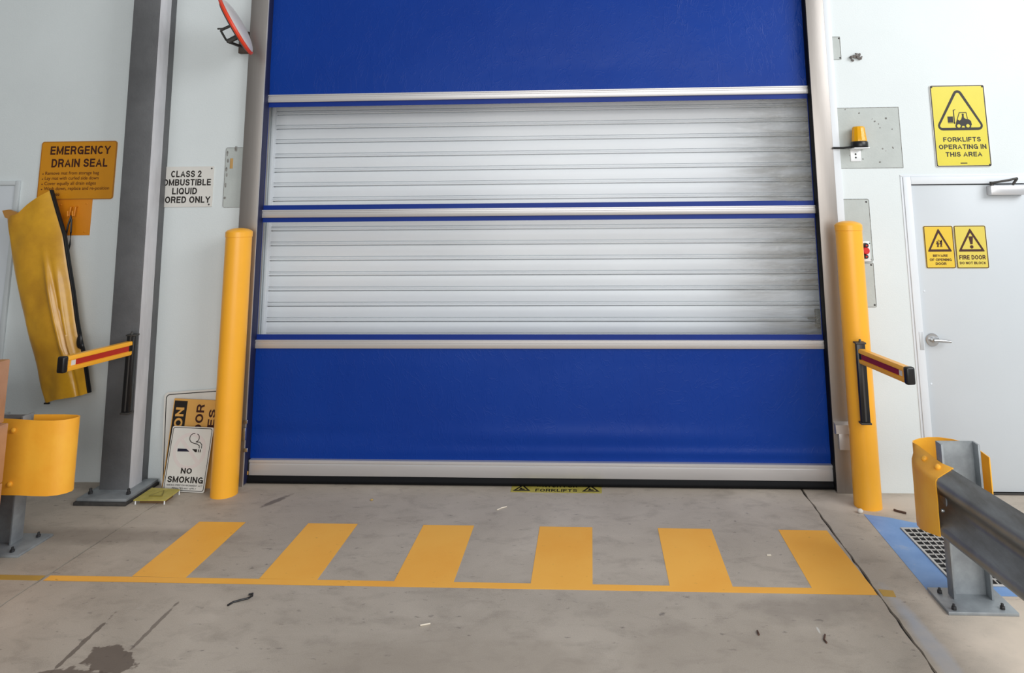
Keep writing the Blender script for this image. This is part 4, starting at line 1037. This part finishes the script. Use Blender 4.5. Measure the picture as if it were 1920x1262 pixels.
# red push-button station
a = atY(1612, 452, YW_R); c = atY(1631, 490, YW_R)
t = thing('push_button_station', 'white control plate with red push buttons beside the right bollard', 'switch', ((a.x + c.x) / 2, YW_R, (a.z + c.z) / 2))
MB().box(a.x - 0.05, c.x, YW_R - 0.022, YW_R - 0.003, c.z, a.z, 0.003).build('cover', GLOSSW, t)
for v, r_, m_ in ((460, 0.016, BLACK), (470, 0.024, AMBER_RED), (481, 0.015, BLACK)):
    q = atY(1622.5, v, YW_R - 0.025); b = MB(); b.cyl((q.x, YW_R - 0.02, q.z), (q.x, YW_R - 0.045, q.z), r_, 24, r_ * 0.9); bt = b.build('button', m_, t)
    if m_ is BLACK: MB().cyl((q.x, YW_R - 0.044, q.z), (q.x, YW_R - 0.048, q.z), 0.006, 12).build('button_mark', AMBER_RED, bt)
q = atY(1628, 456, YW_R); MB().sphere((q.x, YW_R - 0.022, q.z), 0.004).build('screw', DGREY, t)

# ------------------------------------------------------------------ AMBER BEACON
q = atY(1612, 277, YW_R - 0.06)
t = thing('warning_beacon', 'amber warning beacon on a silver bracket beside the right door track', 'beacon', (q.x, YW_R, q.z - 0.06))
zb = q.z; yb = YW_R - 0.06
b = MB(); b.lathe([(0.050, 0.0), (0.052, 0.006), (0.052, 0.034), (0.048, 0.040)], 32, Matrix.Translation((q.x, yb, zb))); b.build('beacon_base', BLACK, t)
b = MB(); b.lathe([(0.047, 0.038), (0.0465, 0.05), (0.041, 0.10), (0.0385, 0.128), (0.034, 0.136), (0.02, 0.139), (0.001, 0.140)], 12, Matrix.Translation((q.x, yb, zb))); ln = b.build('amber_lens', AMBER, t, smooth=20)
b = MB(); b.cyl((q.x, yb, zb + 0.04), (q.x, yb, zb + 0.062), 0.012, 14); b.sphere((q.x, yb, zb + 0.072), 0.012); b.build('bulb', CHROME, t)
b = MB(); b.box(q.x - 0.052, q.x + 0.045, YW_R - 0.11, YW_R - 0.002, zb - 0.008, zb - 0.002, 0.001)
b.box(q.x - 0.042, q.x + 0.024, YW_R - 0.008, YW_R - 0.002, zb - 0.085, zb - 0.003, 0.001); br = b.build('bracket', mat('bright_bracket', rgb(236, 238, 240), 0.35, 0.2), t)
for dz in (-0.038, -0.060): MB().cyl((q.x - 0.010, YW_R - 0.009, zb + dz), (q.x - 0.010, YW_R - 0.007, zb + dz), 0.006, 12).build('bracket_hole', BLACK, br)
q2 = atY(1572, 277, YW_R - 0.03)
MB().tube([(q2.x - 0.03, YW_R - 0.02, zb + 0.004), (q2.x + 0.03, YW_R - 0.035, zb + 0.002), (q.x - 0.035, yb, zb + 0.006), (q.x, yb, zb + 0.010)], 0.007, 10).build('cable', BLACK, t)

# ------------------------------------------------------------------ CONVEX MIRROR
mt = thing('convex_mirror', 'round traffic mirror with red rim tilted beside the left door track', 'mirror', (-2.0, -0.20, 2.95))
pa = atY(415, 2, -0.34); pb = atY(470, 98, -0.34)
cen = (pa + pb) / 2; R = (pa - pb).length / 2 * 0.96
along = (pa - pb).normalized()                       # rim line as seen nearly edge-on
view = (cen - CAM).normalized()
nrm = along.cross(view).normalized()
if nrm.x < 0: nrm = -nrm
nrm = (nrm - view * 0.07).normalized()
Q = nrm.to_track_quat('Z', 'Y').to_matrix().to_4x4()
M = Matrix.Translation(cen) @ Q
b = MB(); prof = [(R * math.sin(a), R * 0.24 * (math.cos(a))) for a in [math.pi / 2 - k * math.pi / 2 / 12 for k in range(13)]]
prof[-1] = (0.0008, prof[-1][1])
b.lathe(prof, 48, M, cap=False); b.build('mirror_dome', MIRB, mt)
b = MB(); b.lathe([(R * 0.93, -0.012), (R + 0.004, -0.010), (R + 0.008, 0.0), (R + 0.004, 0.010), (R * 0.96, 0.012)], 48, M, cap=True); b.build('mirror_rim', ORED, mt)
b = MB(); b.lathe([(R * 0.85, -0.02), (R * 0.95, -0.012), (R * 0.9, 0.0)], 32, M, cap=True); b.build('mirror_back', DGREY, mt)
m0 = cen - nrm * 0.02
wp = Vector((cen.x - 0.02, YW_L, cen.z - 0.10))
b = MB()
a1 = m0 + along * 0.02 - nrm * 0.02; a2 = m0 - along * 0.075 - nrm * 0.02
j1 = a1 - nrm * 0.055 ; j2 = a2 - nrm * 0.05
b.tube([m0 + along * 0.02, j1], 0.010, 8); b.tube([m0 - along * 0.07, j2], 0.018, 8)
b.tube([j1, j1 + Vector((0.03, 0.02, -0.06)), j2], 0.007, 8); b.tube([j1 + Vector((-.02, 0, .01)), j1 + Vector((0.03, 0.0, 0.01))], 0.006, 6)
b.tube([j2, wp], 0.010, 8)
b.build('mounting_arm', DGREY, mt)
pl = atY(462, 88, YW_L - 0.03)
MB().box(pl.x - 0.055, min(pl.x + 0.075, TL0 - 0.012), YW_L - 0.035, YW_L, pl.z - 0.045, pl.z + 0.11, 0.003).build('wall_bracket', mat('rusty_bracket', rgb(92, 76, 66), 0.7, var=0.3, vscale=30), mt)

# ------------------------------------------------------------------ GREY CLUMP on the right wall
q = atY(1603, 108, YW_R - 0.01)
b = MB(); rn = random.Random(11)
for k in range(16):
    a = rn.uniform(0, 6.28); l = rn.uniform(0.008, 0.034)
    M = Matrix.Rotation(rn.uniform(-1.5, 1.5), 4, 'Y')
    b.sphere((q.x + l * math.cos(a) * 1.1, YW_R - 0.008 - rn.uniform(0, 0.012), q.z + l * math.sin(a) * 0.9), (rn.uniform(.005, .010), .006, rn.uniform(.010, .020)), M=M, seg=10)
tag(b.build('dried_clump', GREYNEST), 'small grey dried clump stuck high on the right wall', 'debris')

# ------------------------------------------------------------------ SIGNS LEANING AGAINST THE LEFT WALL
def leaning(name, label, bl, br, height, yb, lean_x, cat='sign', roll=0.0):
    A = atY(*bl, yb); B = atY(*br, yb); w = B.x - A.x
    t = thing(name, label, cat, ((A.x + B.x) / 2, yb, 0.002), (-lean_x, roll, 0))
    return t, w / 2, height
LE = math.atan2(0.05, 0.39)
# biggest white sign at the back
t, hw, H = leaning('blank_sign', 'large white sign with thin black outline, rearmost of the leaning signs', (302, 905), (420, 905), 0.575, -0.075, 0.06)
panel('sign_panel', -hw, hw, 0, H, 0.03, SWHT, t, -0.002, 0.002)
flat('border', [rrect(-hw + .012, hw - .012, 0.012, H - .012, 0.028), rrect(-hw + .017, hw - .017, 0.017, H - .017, 0.024)], INK, t, -0.0026)
t.rotation_euler[1] = -0.07
# sideways caution board
A0 = atY(303, 912, -0.11); A1 = atY(327, 752, -0.07)
t = thing('caution_board', 'orange and black caution board turned sideways behind the NO SMOKING sign', 'sign', (A0.x, -0.105, 0.003), (-0.07, math.atan2(A1.x - A0.x, A1.z - A0.z) * 0.95, 0))
w, H = 0.32, 0.53
panel('sign_panel', 0, w, 0, H, 0.004, SBOARD, t, -0.003, 0.003)
flat('black_band', [[(0.006, 0.004), (0.092, 0.004), (0.092, H - 0.012), (0.006, H - 0.012)]], INK, t, -0.0035)
caps('lettering', 'CAUTION', SBOARD, t, 0.049, H - 0.012 - 0.038 - 0.20, 0.40, 0.055, -0.0042, rot=math.pi / 2)
caps('lettering', 'DOOR', INKB, t, 0.184, H - 0.030 - 0.115, 0.235, 0.052, -0.0036, rot=math.pi / 2)
caps('lettering', 'USES', INKB, t, 0.266, H - 0.055 - 0.115, 0.23, 0.045, -0.0036, rot=math.pi / 2)
# NO SMOKING
A = atY(305, 915, -0.175); B = atY(383, 917, -0.175); C_ = atY(325, 795, -0.125); D_ = atY(402, 793, -0.125)
w = ((B - A).length + (D_ - C_).length) / 2; H = ((C_ - A).length + (D_ - B).length) / 2
t = thing('no_smoking_sign', 'white sign leaning in front of the others lettered NO SMOKING', 'sign', ((A.x + B.x) / 2, -0.175, 0.004), (-math.atan2(0.05, H), math.atan2(C_.x - A.x, C_.z - A.z), 0))
hw = w / 2
panel('sign_panel', -hw, hw, 0, H, 0.010, SWHT, t, -0.002, 0.002)
flat('border', [rrect(-hw + .006, hw - .006, 0.006, H - .006, 0.012), rrect(-hw + .0095, hw - .0095, 0.0095, H - .0095, 0.010)], INK, t, -0.0026)
Xs = lambda f: -hw + w * f
Zs = lambda f: H * (1 - f)
c0_ = (Xs(.5), Zs(.375)); rr_ = w * 0.40
flat('faded_prohibition_ring', [circ(*c0_, rr_, 40), circ(*c0_, rr_ * 0.80, 40)], SPINK, t, -0.0025)
flat('faded_prohibition_ring', [stroke([(c0_[0] - rr_ * .6, c0_[1] + rr_ * .6), (c0_[0] + rr_ * .6, c0_[1] - rr_ * .6)], rr_ * .2)], SPINK, t, -0.0022, 0.0003)
flat('cigarette', [[(Xs(.21), Zs(.39)), (Xs(.21), Zs(.345)), (Xs(.42), Zs(.345)), (Xs(.50), Zs(.385))]], mat('navy_ink', rgb(28, 30, 52), 0.5), t, -0.003)
flat('cigarette', [[(Xs(.56), Zs(.345)), (Xs(.68), Zs(.345)), (Xs(.68), Zs(.39)), (Xs(.64), Zs(.39))]], INK, t, -0.003)
for f in (.705, .75): flat('cigarette', [[(Xs(f), Zs(.345)), (Xs(f + .022), Zs(.345)), (Xs(f + .022), Zs(.39)), (Xs(f), Zs(.39))]], INK, t, -0.003)
def arc(cx, cz, r, a0, a1, n=10): return [(cx + r * math.cos(math.radians(a0 + (a1 - a0) * k / n)), cz + r * math.sin(math.radians(a0 + (a1 - a0) * k / n))) for k in range(n + 1)]
wv = 0.0042
flat('smoke', [stroke(arc(Xs(.56), Zs(.175), w * .10, 80, 250) + [(Xs(.58), Zs(.255)), (Xs(.66), Zs(.265)), (Xs(.72), Zs(.29)), (Xs(.725), Zs(.33))], wv)], INK, t, -0.003)
flat('smoke', [stroke(arc(Xs(.60), Zs(.17), w * .09, 70, -70) + [(Xs(.62), Zs(.232)), (Xs(.72), Zs(.235)), (Xs(.775), Zs(.27)), (Xs(.78), Zs(.33))], wv)], INK, t, -0.003)
caps('lettering', 'NO', INK, t, Xs(.50), Zs(.68), w * .27, H * .085, -0.003)
caps('lettering', 'SMOKING', INK, t, Xs(.51), Zs(.815), w * .86, H * .095, -0.003)
caps('small_print', 'SMOKE-FREE ENVIRONMENT ACT', INK, t, Xs(.51), Zs(.90), w * .86, H * .026, -0.003, 0.13)
caps('small_print', 'PENALTIES MAY APPLY', INK, t, Xs(.51), Zs(.945), w * .58, H * .026, -0.003, 0.13)

# fallen yellow floor sign beside the column
P4 = [atZ(u, v, 0.025) for u, v in ((250, 938), (310, 938), (338, 917), (282, 914))]
t = thing('fallen_floor_sign', 'dull yellow sign plate lying flat at the foot of the grey column', 'sign', ((P4[0].x + P4[2].x) / 2, (P4[0].y + P4[2].y) / 2, 0))
P4 = [atZ(250, 938, 0.028), atZ(310, 938, 0.028), atZ(338, 918, 0.034), atZ(285, 915, 0.040)]
b = MB(); b.prism([p + Vector((0, 0, -0.004)) for p in P4], (0, 0, 0.006)); b.build('sign_panel', DULLY, t)
cc = sum(P4, Vector()) / 4
tp = [cc + Vector((-0.035, -0.03, 0)), cc + Vector((0.045, -0.03, 0)), cc + Vector((0.01, 0.045, 0))]
b = MB()
for i in range(3):
    b.tube([tp[i] + Vector((0, 0, 0.003)), tp[(i + 1) % 3] + Vector((0, 0, 0.003))], 0.004, 6)
b.build('faded_triangle', mat('faded_olive', rgb(132, 122, 58), 0.6), t)
for p in P4[:3]:
    MB().cyl((p.x + (0.006 if p is P4[0] else -0.012), p.y + 0.012, 0.0), (p.x + (0.006 if p is P4[0] else -0.012), p.y + 0.012, p.z), 0.004, 8).build('leg', WHITEP, t)
MB().box(P4[0].x + 0.02, P4[1].x - 0.02, P4[0].y + 0.03, P4[0].y + 0.12, 0.0, 0.024, 0.003).build('underside_block', mat('brown_board', rgb(120, 92, 60), 0.8), t)

# ------------------------------------------------------------------ FLOOR MARKINGS
mk = thing('floor_marking', 'yellow painted bars joined by a line on the concrete before the roll door', 'floor marking', (0, -0.87, 0))
bars = [(-1.858, -1.590), (-1.229, -0.947), (-0.575, -0.291), (0.074, 0.364), (0.722, 1.012), (1.373, 1.652)]
for k, (x0, x1) in enumerate(bars):
    r_ = [(x0, -0.868 + 0.298), (x1 - (0.02 if k == 5 else 0), -0.868 + 0.298), (x1, -1.155), (x0, -1.155)]
    o = flat_floor('painted_bar', [[(x, y + 0.87) for x, y in r_]], PAINTY if k else PAINTY, mk, 0.0008)
flat_floor('painted_line', [[(-2.262, -1.160 + .87), (1.650, -1.148 + .87), (1.650, -1.197 + .87), (-2.262, -1.206 + .87)]], PAINTY, mk, 0.0009)
t = tag(flat_floor('floor_marking', [[(-2.285, -1.162), (-2.285, -1.206), (-3.2, -1.20), (-3.2, -1.162)]], PAINTY2, None, 0.0008), 'worn dull yellow line on the floor left of the left joint', 'floor marking')
t = tag(flat_floor('floor_marking', [[(1.672, -1.150), (1.735, -1.158), (1.726, -1.212), (1.672, -1.205)]], PAINTY2, None, 0.0008), 'short yellow line stub right of the right floor joint', 'floor marking')

# blue painted surround of the drain
gx0, gx1, gy0, gy1 = 2.048, 2.62, -1.098, -0.545
bp_ = [(1.907, -0.362), (1.898, -0.8), (1.890, -1.186), (2.75, -1.19), (2.75, -0.50), (2.3, -0.485), (2.14, -0.46), (2.03, -0.40)]
hole = [(gx0 - .013, gy0 - .013), (gx1 + .013, gy0 - .013), (gx1 + .013, gy1 + .013), (gx0 - .013, gy1 + .013)]
tag(flat_floor('drain_surround', [bp_, hole], PAINTB, None, 0.0009), 'blue painted patch of floor around the drain grate', 'floor marking')
gt = thing('drain_grate', 'galvanised drain grate set in the blue painted floor', 'drain', ((gx0 + gx1) / 2, (gy0 + gy1) / 2, 0))
MB().box(gx0 - 0.008, gx1 + 0.008, gy0 - 0.008, gy1 + 0.008, 0.0012, 0.0024).build('drain_pit', PIT, gt)
b = MB()
for x0, x1, y0, y1 in ((gx0 - .012, gx0, gy0 - .012, gy1 + .012), (gx1, gx1 + .012, gy0 - .012, gy1 + .012), (gx0, gx1, gy0 - .012, gy0), (gx0, gx1, gy1, gy1 + .012)):
    b.box(x0, x1, y0, y1, 0.001, 0.007, 0.001)
b.build('grate_frame', GRATEM, gt)
b = MB(); n = 18
for i in range(1, n):
    x = gx0 + (gx1 - gx0) * i / n; b.box(x - 0.0025, x + 0.0025, gy0, gy1, 0.0024, 0.007)
n = 12
for j in range(1, n):
    y = gy0 + (gy1 - gy0) * j / n; b.box(gx0, gx1, y - 0.003, y + 0.003, 0.0024, 0.0065)
b.build('grate_bars', GRATEM, gt)

# floor sticker half under the seal
sx0, sx1, sy0, sy1 = -0.142, 0.424, -0.112, 0.06
t = thing('floor_sticker', 'yellow floor sticker lettered WATCH FOR FORKLIFTS half under the roll door', 'sticker', ((sx0 + sx1) / 2, sy0, 0))
w = sx1 - sx0
flat_floor('sticker_face', [rrect(-w / 2, w / 2, 0, sy1 - sy0, 0.008)], DULLY, t, 0.0008)
def ftext(body, cx, cy, w_, h_):
    caps('lettering', body, INK, t, cx, cy, w_, h_, 0, M=Matrix.Translation((0, 0, 0.0016)))
ftext('FORKLIFTS', 0, 0.034, w * .46, 0.042); ftext('WATCH FOR', 0, 0.100, w * .46, 0.042)
for sg in (-1, 1):
    flat_floor('warning_triangle', [[(sg * w * .38 - .055, 0.02), (sg * w * .38 + .055, 0.02), (sg * w * .38, 0.115)], [(sg * w * .38 - .036, 0.031), (sg * w * .38 + .036, 0.031), (sg * w * .38, 0.093)]], INK, t, 0.0016)
    flat_floor('forklift_pictogram', [[(sg * w * .38 - .018, 0.036), (sg * w * .38 + .018, 0.036), (sg * w * .38 + .016, 0.05), (sg * w * .38, 0.054), (sg * w * .38 - .002, 0.068), (sg * w * .38 - .010, 0.068)]], INK, t, 0.0016)

# ------------------------------------------------------------------ SMALL LITTER
def litter(name, label, cat, pts, r, m, group=None):
    P_ = [atZ(u, v, r) for u, v in pts]
    for p in P_: p.z = r * 1.02
    return tag(MB().tube(P_, r, 8).build(name, m), label, cat, group)
litter('cable_tie', 'black cable tie with bent end lying on the concrete below the second bar', 'cable tie', ((427, 1135), (437, 1129), (452, 1125), (465, 1122), (473, 1117), (474, 1113), (466, 1115)), 0.0042, BLACK)
litter('paper_scrap', 'white sliver on the concrete below the third yellow bar', 'litter', ((788, 1172.5), (797, 1171), (807, 1169)), 0.003, CHIP)
litter('paper_scrap', 'pale sliver on the concrete between the roll door and the third bar', 'litter', ((932, 956), (941, 952), (950, 950)), 0.003, CHIP)
litter('twig', 'brown twig on the floor right of the right bollard', 'twig', ((1676, 956), (1686, 959), (1699, 962)), 0.006, TWIG)
litter('twig', 'short dark twig on the concrete below the fifth bar, near the right foreground', 'twig', ((1420, 1183), (1423, 1190)), 0.004, TWIG)
litter('twig', 'short dark twig with pale crumb on the concrete below the sixth bar', 'twig', ((1547, 1190), (1545, 1199), (1550, 1205)), 0.0035, TWIG)
q = atZ(1612, 957, 0.012)
b = MB(); b.sphere((q.x, q.y - 0.008, 0.012), (0.016, 0.013, 0.013), seg=12); tag(b.build('pebble', STONE), 'white pebble at the foot of the right bollard', 'pebble')
q = atZ(697, 937, 0.005)
b = MB(); b.sphere((q.x, q.y, 0.005), (0.010, 0.008, 0.005), seg=10); tag(b.build('leaf_scrap', mat('dry_leaf', rgb(186, 156, 92), 0.7)), 'tan dry scrap on the concrete in front of the roll door', 'litter')
q = atZ(1442, 1040, 0.003)
tag(MB().box(q.x - 0.012, q.x + 0.010, q.y - 0.006, q.y + 0.006, 0.0, 0.004, 0.001).build('paper_scrap', CHIP), 'white scrap on the concrete between the fifth and sixth bars', 'litter')
